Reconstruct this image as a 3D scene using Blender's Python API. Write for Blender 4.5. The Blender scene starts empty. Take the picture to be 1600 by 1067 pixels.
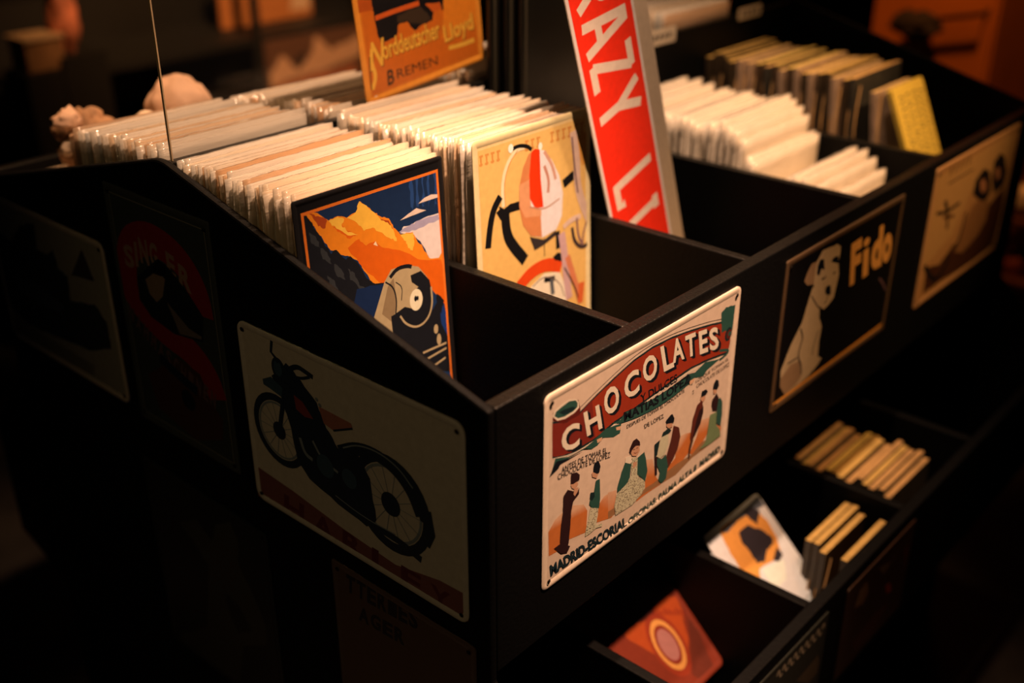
import bpy, bmesh, math, random
from mathutils import Vector, Matrix, noise
from mathutils.geometry import tessellate_polygon
random.seed(7)
D = bpy.data; SC = bpy.context.scene; COL = SC.collection
R = math.radians

# ---------------------------------------------------------------- camera, light, exposure
CAMP = Vector((-0.5297, -0.4913, 0.4202)); F = 1733.77
cam = D.cameras.new('camera'); co = D.objects.new('camera', cam); COL.objects.link(co)
co.location = CAMP; co.rotation_euler = (R(90 - 26.505), 0, R(-48.558))
cam.sensor_width = 36; cam.lens = F / 1600 * 36; cam.clip_start = 0.01
cam.dof.use_dof = True; cam.dof.focus_distance = 1.0; cam.dof.aperture_fstop = 2.3
SC.camera = co
SC.view_settings.view_transform = 'Standard'; SC.view_settings.look = 'None'
SC.view_settings.exposure = 0.0; SC.view_settings.gamma = 1.0; SC.view_settings.use_curve_mapping = False

w = D.worlds.new('dim_shop'); SC.world = w; w.use_nodes = True
w.node_tree.nodes['Background'].inputs[0].default_value = (0.95, 0.9, 0.75, 1)
w.node_tree.nodes['Background'].inputs[1].default_value = 0.0016

def spot(name, loc, target, power, size, blend, col, rad=0.03):
    l = D.lights.new(name, 'SPOT'); l.energy = power; l.spot_size = R(size); l.spot_blend = blend
    l.color = col; l.shadow_soft_size = rad
    o = D.objects.new(name, l); COL.objects.link(o); o.location = loc
    o.rotation_euler = (Vector(target) - Vector(loc)).to_track_quat('-Z', 'Y').to_euler()
    return o
WARM = (1.0, 0.60, 0.37)
spot('ceiling_spot', (0.40, -0.04, 1.5), (0.36, 0.28, 0.05), 150, 58, 1.0, WARM, 0.03)
spot('fill_spot_front', (0.18, -0.55, 1.4), (0.23, 0.06, -0.03), 290, 26, 0.9, (1.0, 0.54, 0.32), 0.03)  # added fill, brightens the chocolates sign and the signs just behind it
spot('fill_spot_right', (1.05, -0.72, 1.2), (0.84, 0.10, -0.04), 82, 28, 1.0, (1.0, 0.52, 0.22), 0.03)  # added fill for the right-hand front signs
spot('fill_spot_end', (1.0, 0.22, 1.5), (1.0, 0.25, 0.05), 42, 24, 1.0, (1.0, 0.55, 0.24), 0.03)  # small added fill over the plaque row in the right bin
spot('ceiling_spot_aisle', (0.85, -0.50, 1.40), (0.48, -0.06, -0.42), 22, 26, 1.0, (1, 0.34, 0.09), 0.04)
spot('fill_spot_left', (-1.7, 0.1, 1.5), (0.0, 0.16, -0.06), 10.0, 31, 1.0, (1, 0.62, 0.25), 0.05)  # weak added fill so the end panel signs show
spot('ceiling_spot_rear', (0.2, 1.1, 1.5), (0.15, 0.62, 0.08), 50, 36, 1.0, (1, 0.5, 0.22), 0.05)
spot('ceiling_spot_wall', (1.5, 0.2, 1.3), (2.05, 0.5, -0.05), 60, 50, 1.0, (1, 0.36, 0.08), 0.06)
spot('ceiling_spot_shelves', (0.9, 0.9, 1.4), (1.30, 2.1, -0.12), 210, 50, 1.0, (1, 0.45, 0.18), 0.06)

# ---------------------------------------------------------------- helpers
YAW, PIT = R(48.558), R(26.505)
FWD = Vector((math.sin(YAW) * math.cos(PIT), math.cos(YAW) * math.cos(PIT), -math.sin(PIT)))
RT = Vector((math.cos(YAW), -math.sin(YAW), 0)); UP = RT.cross(FWD)
def ray(p): return FWD + RT * ((p[0] - 800) / F) - UP * ((p[1] - 533.5) / F)
def cr(x0, y0, s): return lambda *pts: [(x0 + x / s, y0 + y / s) for x, y in pts]

def lin(c): return tuple(((v / 255) / 12.92 if v <= 10 else ((v / 255 + 0.055) / 1.055) ** 2.4) for v in c)
def base(c, white=(255, 200, 150), alb=0.82):
    """print colour as seen under light that turns white paper into `white`"""
    a, b = lin(c), lin(white)
    return tuple(min(0.92, max(0.002, x / y * alb)) for x, y in zip(a, b))

MATS = {}
def mat(name, col, rough=0.5, metal=0.0, spec=0.5, bump=0.0, bscale=60, var=0.0, coat=0.0, emit=None):
    if name in MATS: return MATS[name]
    m = D.materials.new(name); m.use_nodes = True; nt = m.node_tree; b = nt.nodes['Principled BSDF']
    b.inputs['Base Color'].default_value = (*col, 1); b.inputs['Roughness'].default_value = rough
    b.inputs['Metallic'].default_value = metal; b.inputs['Specular IOR Level'].default_value = spec
    b.inputs['Coat Weight'].default_value = coat; b.inputs['Coat Roughness'].default_value = 0.15
    if emit: b.inputs['Emission Color'].default_value = (*emit[0], 1); b.inputs['Emission Strength'].default_value = emit[1]
    tc = nt.nodes.new('ShaderNodeTexCoord'); n = nt.nodes.new('ShaderNodeTexNoise')
    n.inputs['Scale'].default_value = bscale; n.inputs['Detail'].default_value = 5
    nt.links.new(tc.outputs['Object'], n.inputs['Vector'])
    if bump:
        bp = nt.nodes.new('ShaderNodeBump'); bp.inputs['Strength'].default_value = bump; bp.inputs['Distance'].default_value = 0.002
        nt.links.new(n.outputs['Fac'], bp.inputs['Height']); nt.links.new(bp.outputs['Normal'], b.inputs['Normal'])
    if var:
        r = nt.nodes.new('ShaderNodeValToRGB')
        r.color_ramp.elements[0].position = 0.3; r.color_ramp.elements[1].position = 0.7
        r.color_ramp.elements[0].color = (*[c * (1 - var) for c in col], 1)
        r.color_ramp.elements[1].color = (*[min(1, c * (1 + var)) for c in col], 1)
        nt.links.new(n.outputs['Fac'], r.inputs['Fac']); nt.links.new(r.outputs['Color'], b.inputs['Base Color'])
    MATS[name] = m; return m

def paint_black():
    m = mat('black_paint', (0.0016, 0.0020, 0.0024), 0.6, spec=0.15, bump=0.25, bscale=220)
    nt = m.node_tree; b = nt.nodes['Principled BSDF']
    tc = nt.nodes.new('ShaderNodeTexCoord'); n = nt.nodes.new('ShaderNodeTexNoise'); n.inputs['Scale'].default_value = 90; n.inputs['Detail'].default_value = 8
    r = nt.nodes.new('ShaderNodeValToRGB'); r.color_ramp.elements[0].position = 0.70; r.color_ramp.elements[0].color = (0.0016, 0.0020, 0.0024, 1)
    r.color_ramp.elements[1].position = 0.76; r.color_ramp.elements[1].color = (0.012, 0.010, 0.007, 1)
    nt.links.new(tc.outputs['Object'], n.inputs['Vector']); nt.links.new(n.outputs['Fac'], r.inputs['Fac']); nt.links.new(r.outputs['Color'], b.inputs['Base Color'])
    return m
BLACK = paint_black()
RIM = mat('worn_black_edge', (0.0032, 0.0032, 0.0027), 0.42, spec=0.3, bump=0.5, bscale=300, var=0.6)

def print_mat(name, rough, coat, noise_amt=0.10):
    m = D.materials.new(name); m.use_nodes = True; nt = m.node_tree; b = nt.nodes['Principled BSDF']
    a = nt.nodes.new('ShaderNodeAttribute'); a.attribute_name = 'col'
    tc = nt.nodes.new('ShaderNodeTexCoord'); n = nt.nodes.new('ShaderNodeTexNoise'); n.inputs['Scale'].default_value = 130; n.inputs['Detail'].default_value = 6
    mr = nt.nodes.new('ShaderNodeMapRange'); mr.inputs['To Min'].default_value = 1 - noise_amt * 2; mr.inputs['To Max'].default_value = 1 + noise_amt
    mx = nt.nodes.new('ShaderNodeMix'); mx.data_type = 'RGBA'; mx.blend_type = 'MULTIPLY'; mx.inputs['Factor'].default_value = 1
    nt.links.new(tc.outputs['Object'], n.inputs['Vector']); nt.links.new(n.outputs['Fac'], mr.inputs['Value'])
    nt.links.new(a.outputs['Color'], mx.inputs['A']); nt.links.new(mr.outputs['Result'], mx.inputs['B'])
    nt.links.new(mx.outputs['Result'], b.inputs['Base Color'])
    b.inputs['Roughness'].default_value = rough; b.inputs['Coat Weight'].default_value = coat; b.inputs['Coat Roughness'].default_value = 0.12
    return m
TIN = print_mat('printed_tin', 0.38, 0.25)
CARD = print_mat('printed_card', 0.6, 0.0)

def clear_mat(name, tint, alpha, rough=0.18, bump=0.5, scale=40, stretch=(1, 1, 1), vary=False):
    m = D.materials.new(name); m.use_nodes = True; nt = m.node_tree; b = nt.nodes['Principled BSDF']
    b.inputs['Base Color'].default_value = (*tint, 1); b.inputs['Roughness'].default_value = rough
    b.inputs['Coat Weight'].default_value = 0.8; b.inputs['Coat Roughness'].default_value = 0.1
    tr = nt.nodes.new('ShaderNodeBsdfTransparent'); mx = nt.nodes.new('ShaderNodeMixShader'); mx.inputs[0].default_value = alpha
    out = nt.nodes['Material Output']
    nt.links.new(tr.outputs[0], mx.inputs[1]); nt.links.new(b.outputs[0], mx.inputs[2]); nt.links.new(mx.outputs[0], out.inputs['Surface'])
    tc = nt.nodes.new('ShaderNodeTexCoord'); mp = nt.nodes.new('ShaderNodeMapping'); mp.inputs['Scale'].default_value = stretch
    n = nt.nodes.new('ShaderNodeTexNoise'); n.inputs['Scale'].default_value = scale; n.inputs['Detail'].default_value = 4
    bp = nt.nodes.new('ShaderNodeBump'); bp.inputs['Strength'].default_value = bump; bp.inputs['Distance'].default_value = 0.003
    nt.links.new(tc.outputs['Object'], mp.inputs[0]); nt.links.new(mp.outputs[0], n.inputs['Vector'])
    nt.links.new(n.outputs['Fac'], bp.inputs['Height']); nt.links.new(bp.outputs['Normal'], b.inputs['Normal'])
    if vary:
        oi = nt.nodes.new('ShaderNodeObjectInfo'); rp = nt.nodes.new('ShaderNodeValToRGB')
        e = rp.color_ramp.elements; e[0].color = (*[c * 0.4 for c in tint], 1); e[1].color = (*tint, 1); e[1].position = 0.7
        for q, c_ in ((0.07, (0.9, 0.58, 0.34)), (0.14, (0.97, 0.86, 0.72)), (0.42, (1, 1, 1)), (0.52, (0.6, 0.66, 0.72)), (0.60, (0.97, 0.80, 0.62))):
            x = e.new(q); x.color = (tint[0] * c_[0], tint[1] * c_[1], tint[2] * c_[2], 1)
        nt.links.new(oi.outputs['Random'], rp.inputs['Fac']); nt.links.new(rp.outputs['Color'], b.inputs['Base Color'])
    return m
SLEEVE = clear_mat('cloudy_plastic_sleeve', (0.92, 0.84, 0.72), 0.66, 0.14, 1.0, 90, (0.12, 1, 1), True)
GLASS = clear_mat('clear_acrylic', (0.02, 0.02, 0.02), 0.10, 0.03, 0.0)

def link(o, parent=None):
    COL.objects.link(o)
    if parent: o.parent = parent
    return o
def tag(o, label=None, cat=None, group=None, kind=None):
    if label: o['label'] = label
    if cat: o['category'] = cat
    if group: o['group'] = group
    if kind: o['kind'] = kind
    return o
def empty(name, loc, rot=(0, 0, 0)):
    o = D.objects.new(name, None); o.location = loc; o.rotation_euler = rot; o.empty_display_size = 0.02
    return link(o)
def finish(bm, name, mats, parent=None, smooth=False):
    me = D.meshes.new(name); bm.to_mesh(me); bm.free()
    for m in (mats if isinstance(mats, (list, tuple)) else [mats]): me.materials.append(m)
    if smooth:
        for p in me.polygons: p.use_smooth = True
    return link(D.objects.new(name, me), parent)
def box(bm, x0, x1, y0, y1, z0, z1, mi=0):
    v = [bm.verts.new((x, y, z)) for z in (z0, z1) for y in (y0, y1) for x in (x0, x1)]
    fs = []
    for q in ((0, 2, 3, 1), (4, 5, 7, 6), (0, 1, 5, 4), (2, 6, 7, 3), (0, 4, 6, 2), (1, 3, 7, 5)):
        f = bm.faces.new([v[i] for i in q]); f.material_index = mi; fs.append(f)
    return fs
def bevel(o, wd, seg=2):
    m = o.modifiers.new('b', 'BEVEL'); m.width = wd; m.segments = seg; m.limit_method = 'ANGLE'; return o
def prism_x(bm, pts, x0, x1):
    a = [bm.verts.new((x0, y, z)) for y, z in pts]; b = [bm.verts.new((x1, y, z)) for y, z in pts]
    bm.faces.new(a[::-1]); bm.faces.new(b)
    for i in range(len(pts)):
        j = (i + 1) % len(pts); bm.faces.new((a[i], a[j], b[j], b[i]))
    bmesh.ops.recalc_face_normals(bm, faces=bm.faces)
def tube(bm, pts, r, seg=6):
    rings = []
    for i, p in enumerate(pts):
        p = Vector(p); t = (Vector(pts[min(i + 1, len(pts) - 1)]) - Vector(pts[max(i - 1, 0)])).normalized()
        a = t.orthogonal().normalized(); b = t.cross(a)
        rings.append([bm.verts.new(p + (a * math.cos(k * 2 * math.pi / seg) + b * math.sin(k * 2 * math.pi / seg)) * r) for k in range(seg)])
    for A, B in zip(rings, rings[1:]):
        for k in range(seg): bm.faces.new((A[k], A[(k + 1) % seg], B[(k + 1) % seg], B[k]))
    bm.faces.new(rings[0][::-1]); bm.faces.new(rings[-1])
def copy_tree(o, parent=None):
    c = o.copy(); COL.objects.link(c)
    if parent: c.parent = parent
    for ch in [x for x in o.children]: copy_tree(ch, c)
    return c

GLY = {}
def glyphs(s, off=0.0):
    """triangles of a text, normalised to its own bounding box"""
    k = (s, off)
    if k in GLY: return GLY[k]
    c = D.curves.new('t', 'FONT'); c.body = s; c.offset = off; c.resolution_u = 3
    o = D.objects.new('t', c); COL.objects.link(o); bpy.context.view_layer.update()
    me = o.evaluated_get(bpy.context.evaluated_depsgraph_get()).to_mesh()
    vs = [(v.co.x, v.co.y) for v in me.vertices]; fs = [tuple(p.vertices) for p in me.polygons]
    o.to_mesh_clear() if hasattr(o, 'to_mesh_clear') else None
    D.objects.remove(o); D.curves.remove(c)
    x0 = min(v[0] for v in vs); x1 = max(v[0] for v in vs); y0 = min(v[1] for v in vs); y1 = max(v[1] for v in vs)
    GLY[k] = ([((x - x0) / (x1 - x0), (y - y0) / (y1 - y0)) for x, y in vs], fs)
    return GLY[k]

class Plate:
    """a tin sign or card: a thin rounded plate with its print on the outward side (local -Y)"""
    def __init__(s, name, o, U, V, w, h, col, rad=0.008, emboss=True, th=0.0009, border=None, bw=0.006):
        s.name = name; s.o = Vector(o); s.U = Vector(U).normalized(); s.V = Vector(V).normalized(); s.w = w; s.h = h
        s.clip = None; s.N = s.U.cross(s.V); s.bm = bmesh.new(); s.cl = s.bm.loops.layers.float_color.new('col'); s.k = 0
        s.z0 = 0.0006
        bc = border or col
        def ring(ins, y):
            r = max(0.0008, rad - ins); P = []
            for cx, cz, a0 in ((w - ins - r, h - ins - r, 0), (ins + r, h - ins - r, 90), (ins + r, ins + r, 180), (w - ins - r, ins + r, 270)):
                for i in range(7):
                    a = R(a0 + 15 * i); P.append(s.bm.verts.new((cx + r * math.cos(a), y, cz + r * math.sin(a))))
            return P
        prof = [(0.0, th), (0.0, -0.0002), (0.0010, -0.0006), (0.0028, -0.0008), (bw, -0.0004), (bw + 0.0012, 0.0)] if emboss else [(0.0, th), (0.0, 0.0), (0.001, -0.0001)]
        s.rim = None
        rings = [ring(*p) for p in prof]
        back = s.bm.faces.new(rings[0]); s.paint(back, (0.25, 0.25, 0.25))
        pairs = list(zip(rings, rings[1:]))
        for i, (A, B) in enumerate(pairs):
            if emboss and i > 0: continue
            for k in range(len(A)):
                f = s.bm.faces.new((A[k], B[k], B[(k + 1) % len(A)], A[(k + 1) % len(A)])); s.paint(f, bc); f.smooth = False
        f = s.bm.faces.new(rings[-1][::-1]); s.paint(f, col)
        if emboss:
            s.rim = bmesh.new(); rl = s.rim.loops.layers.float_color.new('col'); m = {}
            for A, B in pairs[1:]:
                for k in range(len(A)):
                    q = [A[k], B[k], B[(k + 1) % len(A)], A[(k + 1) % len(A)]]
                    f = s.rim.faces.new([m.setdefault(v, None) or m.__setitem__(v, s.rim.verts.new(v.co)) or m[v] for v in q]); f.smooth = True
                    for l in f.loops: l[rl] = (*bc, 1)
            bmesh.ops.recalc_face_normals(s.rim, faces=s.rim.faces)
            if sum(f.normal.y * f.calc_area() for f in s.rim.faces) > 0: bmesh.ops.reverse_faces(s.rim, faces=s.rim.faces)
            for v in [v for v in s.bm.verts if not v.link_faces]: s.bm.verts.remove(v)
        bmesh.ops.recalc_face_normals(s.bm, faces=s.bm.faces)
        s.z0 = 0.0002 if not emboss else 0.0001
    def paint(s, f, c):
        for l in f.loops: l[s.cl] = (*c, 1)
    def uv(s, p):
        if len(p) == 3: return p[:2]
        d = ray(p); t = (s.o - CAMP).dot(s.N) / d.dot(s.N); q = CAMP + d * t - s.o
        return (q.dot(s.U), q.dot(s.V))
    def tris(s, pts, tri, col, cols=None, clip=True):
        s.k += 1; y = -s.z0 - 0.000004 * s.k; e = 0.0012
        c0, c1, c2, c3 = s.clip or (e, e, s.w - e, s.h - e)
        pts = [(min(max(u, c0), c2), min(max(v, c1), c3)) for u, v in pts]
        vs = [s.bm.verts.new((u, y, v)) for u, v in pts]
        for t in tri:
            if len(set(t)) < 3: continue
            try: f = s.bm.faces.new([vs[i] for i in t])
            except ValueError: continue
            f.normal_update()
            if f.normal.y > 0: f.normal_flip()
            for l in f.loops:
                i = vs.index(l.vert) if cols else 0
                l[s.cl] = (*(cols[i] if cols else col), 1)
    def poly(s, px, col, uv=False, jit=0.0, n=4, cols=None):
        P = px if uv else [s.uv(p) for p in px]
        if jit:
            Q = []
            for i, a in enumerate(P):
                b = P[(i + 1) % len(P)]
                for k in range(n):
                    t = k / n; Q.append((a[0] + (b[0] - a[0]) * t + (random.uniform(-jit, jit) if k else 0), a[1] + (b[1] - a[1]) * t + (random.uniform(-jit, jit) if k else 0)))
            P = Q
        s.tris(P, tessellate_polygon([[Vector((u, v, 0)) for u, v in P]]), col, cols)
    def rect(s, u0, v0, u1, v1, col, cols=None): s.poly([(u0, v0), (u1, v0), (u1, v1), (u0, v1)], col, True, cols=cols)
    def frame(s, ins, wd, col):
        i = ins; j = ins + wd; w, h = s.w, s.h
        P = [(i, i), (w - i, i), (w - i, h - i), (i, h - i), (j, j), (w - j, j), (w - j, h - j), (j, h - j)]
        s.tris(P, [(0, 1, 5, 4), (1, 2, 6, 5), (2, 3, 7, 6), (3, 0, 4, 7)], col)
    def disc(s, c, ru, rv, col, uv=False, n=24, ring=None):
        c = c if uv else s.uv(c)
        P = [(c[0] + ru * math.cos(2 * math.pi * k / n), c[1] + rv * math.sin(2 * math.pi * k / n)) for k in range(n)]
        if ring:
            P += [(c[0] + (ru - ring) * math.cos(2 * math.pi * k / n), c[1] + (rv - ring) * math.sin(2 * math.pi * k / n)) for k in range(n)]
            s.tris(P, [(k, (k + 1) % n, n + (k + 1) % n, n + k) for k in range(n)], col)
        else: s.tris(P, [tuple(range(n))], col)
    def stroke(s, px, wd, col, uv=False, sm=True):
        P = [Vector(p if uv else s.uv(p)) for p in px]
        if sm and len(P) > 2:
            for _ in range(2):
                Q = [P[0]]
                for a, b in zip(P, P[1:]): Q += [a * 0.75 + b * 0.25, a * 0.25 + b * 0.75]
                P = Q + [P[-1]]
        L = []; 
        for i, p in enumerate(P):
            t = (P[min(i + 1, len(P) - 1)] - P[max(i - 1, 0)])
            t = t.normalized() if t.length > 1e-9 else Vector((1, 0)); nn = Vector((-t.y, t.x)) * wd / 2
            L.append((p + nn, p - nn))
        P2 = [tuple(a) for a, b in L] + [tuple(b) for a, b in L]; n = len(L)
        s.tris(P2, [(i, i + 1, n + i + 1, n + i) for i in range(n - 1)], col)
    def text(s, body, bl, br, tl, col, uv=False, off=0.02, bow=0.0, bold=None):
        A, B, T = [Vector(p if uv else s.uv(p)) for p in (bl, br, tl)]
        P, Fc = glyphs(body, off); X = B - A; Y = T - A; nn = Y.normalized()
        s.tris([tuple(A + X * x + Y * y + nn * bow * math.sin(math.pi * x)) for x, y in P], Fc, col)
    def done(s, mat_=None, label=None, cat='sign', group=None, holes=True, parent=None):
        o = finish(s.bm, s.name, mat_ or TIN, parent)
        M = Matrix.Identity(4); Yv = s.V.cross(s.U)
        for i in range(3): M[i][0] = s.U[i]; M[i][1] = Yv[i]; M[i][2] = s.V[i]; M[i][3] = s.o[i]
        o.matrix_world = M
        if label: tag(o, label, cat, group)
        if s.rim: finish(s.rim, 'raised_rim', mat_ or TIN, o)
        if holes:
            for u, v in ((0.0085, 0.0085), (s.w - 0.0085, 0.0085), (0.0085, s.h - 0.0085), (s.w - 0.0085, s.h - 0.0085)):
                b = bmesh.new(); bmesh.ops.create_uvsphere(b, u_segments=10, v_segments=6, radius=0.0022)
                for vv in b.verts: vv.co = Vector((vv.co.x, vv.co.y * 0.35 - 0.0014, vv.co.z))
                sc = finish(b, 'screw', mat('dark_screw', (0.03, 0.025, 0.02), 0.35, 0.8), o, True); sc.location = (u, 0, v)
        return o

# ---------------------------------------------------------------- room shell
FZ = -0.95
bm = bmesh.new(); box(bm, -3, 5, -3, 4, FZ - 0.05, FZ)
tag(finish(bm, 'floor', mat('floor_boards', (0.035, 0.026, 0.018), 0.6, bump=0.3, bscale=8, var=0.5)), kind='structure')
bm = bmesh.new(); box(bm, -3, 5, 4, 4.1, FZ, 1.9)
tag(finish(bm, 'wall_back', mat('dark_wall', (0.012, 0.012, 0.011), 0.8, bump=0.2, bscale=5, var=0.3)), kind='structure')
bm = bmesh.new(); box(bm, 5, 5.1, -3, 4.1, FZ, 1.9)
tag(finish(bm, 'wall_right', MATS['dark_wall']), kind='structure')

# ---------------------------------------------------------------- the two-sided display stand
XR = 1.2; AP = 0.415; AZ = 0.111; LZ = -0.375; LY = -0.115; DV = (0.195, 0.40, 0.645, 0.86)
stand = empty('display_stand', (0, 0, 0))
tag(stand, 'black painted two-sided bin stand with sloping ends, tin signs screwed to it', 'display stand')
def outline():
    P = [(0.0, 0.0)]
    a = math.atan2(AZ, AP)
    c = (AP, AZ + 0.002 - 0.05 / math.cos(a)); rr = 0.05
    for k in range(9):
        t = R(90) + a - 2 * a * k / 8
        P.append((c[0] + rr * math.cos(t), c[1] + rr * math.sin(t)))
    P += [(0.83, 0.006), (0.83, -0.26), (0.945, LZ), (0.945, -0.56), (0.83, -0.60), (0.83, FZ), (0.0, FZ), (0.0, -0.60), (LY, -0.545), (LY, LZ), (0.0, -0.27)]
    return P
for x0, x1 in ((0.0, 0.008), (XR - 0.008, XR)):
    bm = bmesh.new(); prism_x(bm, outline(), x0, x1); bevel(finish(bm, 'side_panel', BLACK, stand), 0.0025)
def board(name, x0, x1, y0, y1, z0, z1, m=BLACK, rim=True):
    bm = bmesh.new(); box(bm, x0, x1, y0, y1, z0, z1)
    if rim and z1 > -0.1: 
        for f in bm.faces:
            if f.calc_center_median().z > z1 - 1e-5: f.material_index = 1
    return bevel(finish(bm, name, [m, RIM], stand), 0.0015)
board('front_board', 0.0082, XR - 0.0082, 0.0, 0.014, -0.262, 0.0)
board('rear_board', 0.0082, XR - 0.0082, 0.816, 0.83, -0.25, 0.012)
board('ridge_board', 0.0082, XR - 0.0082, 0.409, 0.421, -0.176, 0.107)
board('bin_floor', 0.0082, XR - 0.0082, 0.0142, 0.8158, -0.19, -0.1765, rim=False)
board('front_board', 0.0082, XR - 0.0082, LY, LY + 0.014, -0.545, LZ)
board('rear_board', 0.0082, XR - 0.0082, 0.931, 0.945, -0.56, LZ)
board('bin_floor', 0.0082, XR - 0.0082, LY + 0.0142, 0.93, -0.575, -0.5605, rim=False)
board('plinth', 0.0082, XR - 0.0082, 0.0, 0.83, FZ, -0.5755, rim=False)
board('lower_back_board', 0.0082, XR - 0.0082, 0.26, 0.272, -0.56, -0.1905, rim=False)
for x in DV:
    board('divider', x - 0.006, x + 0.006, 0.0142, 0.4088, -0.1763, -0.001)
    board('divider', x - 0.006, x + 0.006, 0.4212, 0.8158, -0.1763, 0.004)
    board('divider', x - 0.006, x + 0.006, LY + 0.0142, 0.2598, -0.5603, LZ - 0.001)

# price labels on the ridge board
def price_label(px0, px1, h, label):
    d0, d1 = ray(px0), ray(px1); a = CAMP + d0 * ((0.4085 - CAMP.y) / d0.y); b = CAMP + d1 * ((0.4085 - CAMP.y) / d1.y)
    p = Plate('price_label', (a.x, 0.4082, a.z - h), (1, 0, 0), (0, 0, 1), b.x - a.x, h, (0.7, 0.62, 0.5), rad=0.002, emboss=False, th=0.0001)
    W = p.w; 
    for i in range(4): p.rect(W * (0.15 + 0.19 * i), h * 0.3, W * (0.27 + 0.19 * i), h * 0.68, (0.03, 0.03, 0.03))
    p.done(CARD, label, 'price label', holes=False)
price_label((1014, 50), (1056, 44), 0.022, 'small cream price label on the black ridge board beside the red sign')
price_label((1154, 14), (1190, 5), 0.018, 'small cream price label on the ridge board, the one farther right')

# ---------------------------------------------------------------- signs screwed to the stand
def front_sign(x0, x1, zt, zb, col, border=None, **k): return Plate('tin_sign', (x0, -0.0011, zb), (1, 0, 0), (0, 0, 1), x1 - x0, zt - zb, col, border=border, **k)
def side_sign(y1, y0, zt, zb, col, border=None, **k): return Plate('tin_sign', (-0.0011, y1, zb), (0, -1, 0), (0, 0, 1), y1 - y0, zt - zb, col, border=border, **k)

# --- chocolates
W = (222, 174, 146)
def B(*c): return base(c, W, 0.74)
p = front_sign(0.0643, 0.3643, -0.0136, -0.2095, B(214, 158, 122), B(222, 166, 128))
c7 = cr(850, 480, 4.852); c8 = cr(850, 560, 3.139); ca = cr(850, 700, 5.333); cb = cr(950, 640, 5.335); cc = cr(1060, 540, 5.93)
red = B(150, 42, 20); redd = B(92, 24, 16); green = B(44, 66, 50); greend = B(24, 34, 30); ink = B(20, 18, 20); cream = B(226, 176, 138)
og = B(196, 92, 38); og2 = B(212, 140, 98); pap = B(214, 158, 122)
# sunset ground behind the figures, fading into the paper
for pts, f in (([(36, 700), (90, 600), (135, 555), (230, 480), (330, 470), (360, 520), (350, 700), (210, 760), (150, 840), (40, 900)], 0),
               ([(450, 480), (500, 400), (590, 350), (590, 540), (560, 580), (440, 620)], 0)):
    q = ca(*pts); n = len(q)
    p.poly(q, og, cols=[og if (i % n) > n * 0.45 or i < 1 else og2 for i in range(n)])
for pts in ([(0, 690), (70, 670), (60, 850), (0, 900)], [(300, 420), (370, 410), (400, 560), (440, 620), (320, 700), (230, 770), (290, 660), (320, 560)],
            [(570, 240), (640, 200), (690, 190), (690, 330), (640, 400), (520, 560), (470, 600), (500, 480), (560, 400)],
            [(770, 90), (850, 60), (850, 160), (770, 300), (700, 380), (680, 360), (740, 220)], [(905, 100), (940, 80), (940, 170), (900, 160)]):
    q = cb(*pts); p.poly(q, og, cols=[og2 if i < 2 else og for i in range(len(q))])
p.poly(cb((560, 460), (700, 370), (780, 270), (860, 230), (935, 170), (935, 225), (700, 400), (560, 545), (300, 700), (0, 910), (0, 850), (380, 610)), B(150, 90, 52))
# red banner with cream letters
def px(*a): return list(a)
band = px((863, 713), (880, 711), (897, 704), (912, 695), (935, 680), (960, 658), (1000, 630), (1040, 601), (1080, 573), (1105, 561), (1137, 549), (1141, 530), (1138, 508), (1128, 505), (1110, 509), (1080, 518), (1050, 529), (1020, 544), (990, 565), (960, 592), (930, 621), (905, 647), (885, 660), (863, 662))
p.poly([(x, y - 3) if i > 12 else (x, y + 3) for i, (x, y) in enumerate(band)], greend)
p.poly(band, red, jit=0.0005, n=4)
p.poly(px((863, 713), (885, 709), (912, 695), (930, 683), (925, 625), (905, 647), (885, 660), (863, 662)), B(122, 34, 22))
p.stroke([(900, 643), (930, 613), (960, 584), (990, 557), (1020, 537), (1050, 522), (1080, 511), (1110, 502), (1135, 497)], 0.0006, ink)
p.stroke([(864, 717), (897, 709), (935, 685), (960, 663), (1000, 635), (1040, 606), (1080, 578), (1139, 553)], 0.0009, cream)
# green scroll at the right end
p.poly(c7((1345, 40), (1380, 0), (1450, -20), (1425, 180), (1400, 170), (1345, 195)), green, jit=0.0006)
p.disc((1138, 522), 0.0065, 0.0075, greend); p.disc((1139, 522), 0.0045, 0.005, redd); p.disc((1140, 521), 0.003, 0.0025, green)
p.stroke(c7((1330, 330), (1400, 320), (1390, 350), (1330, 400)), 0.003, green)
# chocolate cup roll at the left
p.poly(c7((65, 860), (68, 800), (260, 700), (275, 770), (270, 815), (150, 880)), redd)
p.poly(c7((65, 830), (75, 790), (130, 740), (190, 700), (240, 695), (262, 715), (265, 760), (230, 800), (160, 845), (100, 860)), cream)
p.poly(c7((78, 825), (90, 792), (140, 750), (190, 712), (238, 705), (254, 722), (252, 756), (220, 788), (155, 828), (105, 842)), green)
p.poly(c7((110, 800), (150, 775), (220, 752), (240, 765), (200, 795), (150, 815)), greend)
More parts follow.
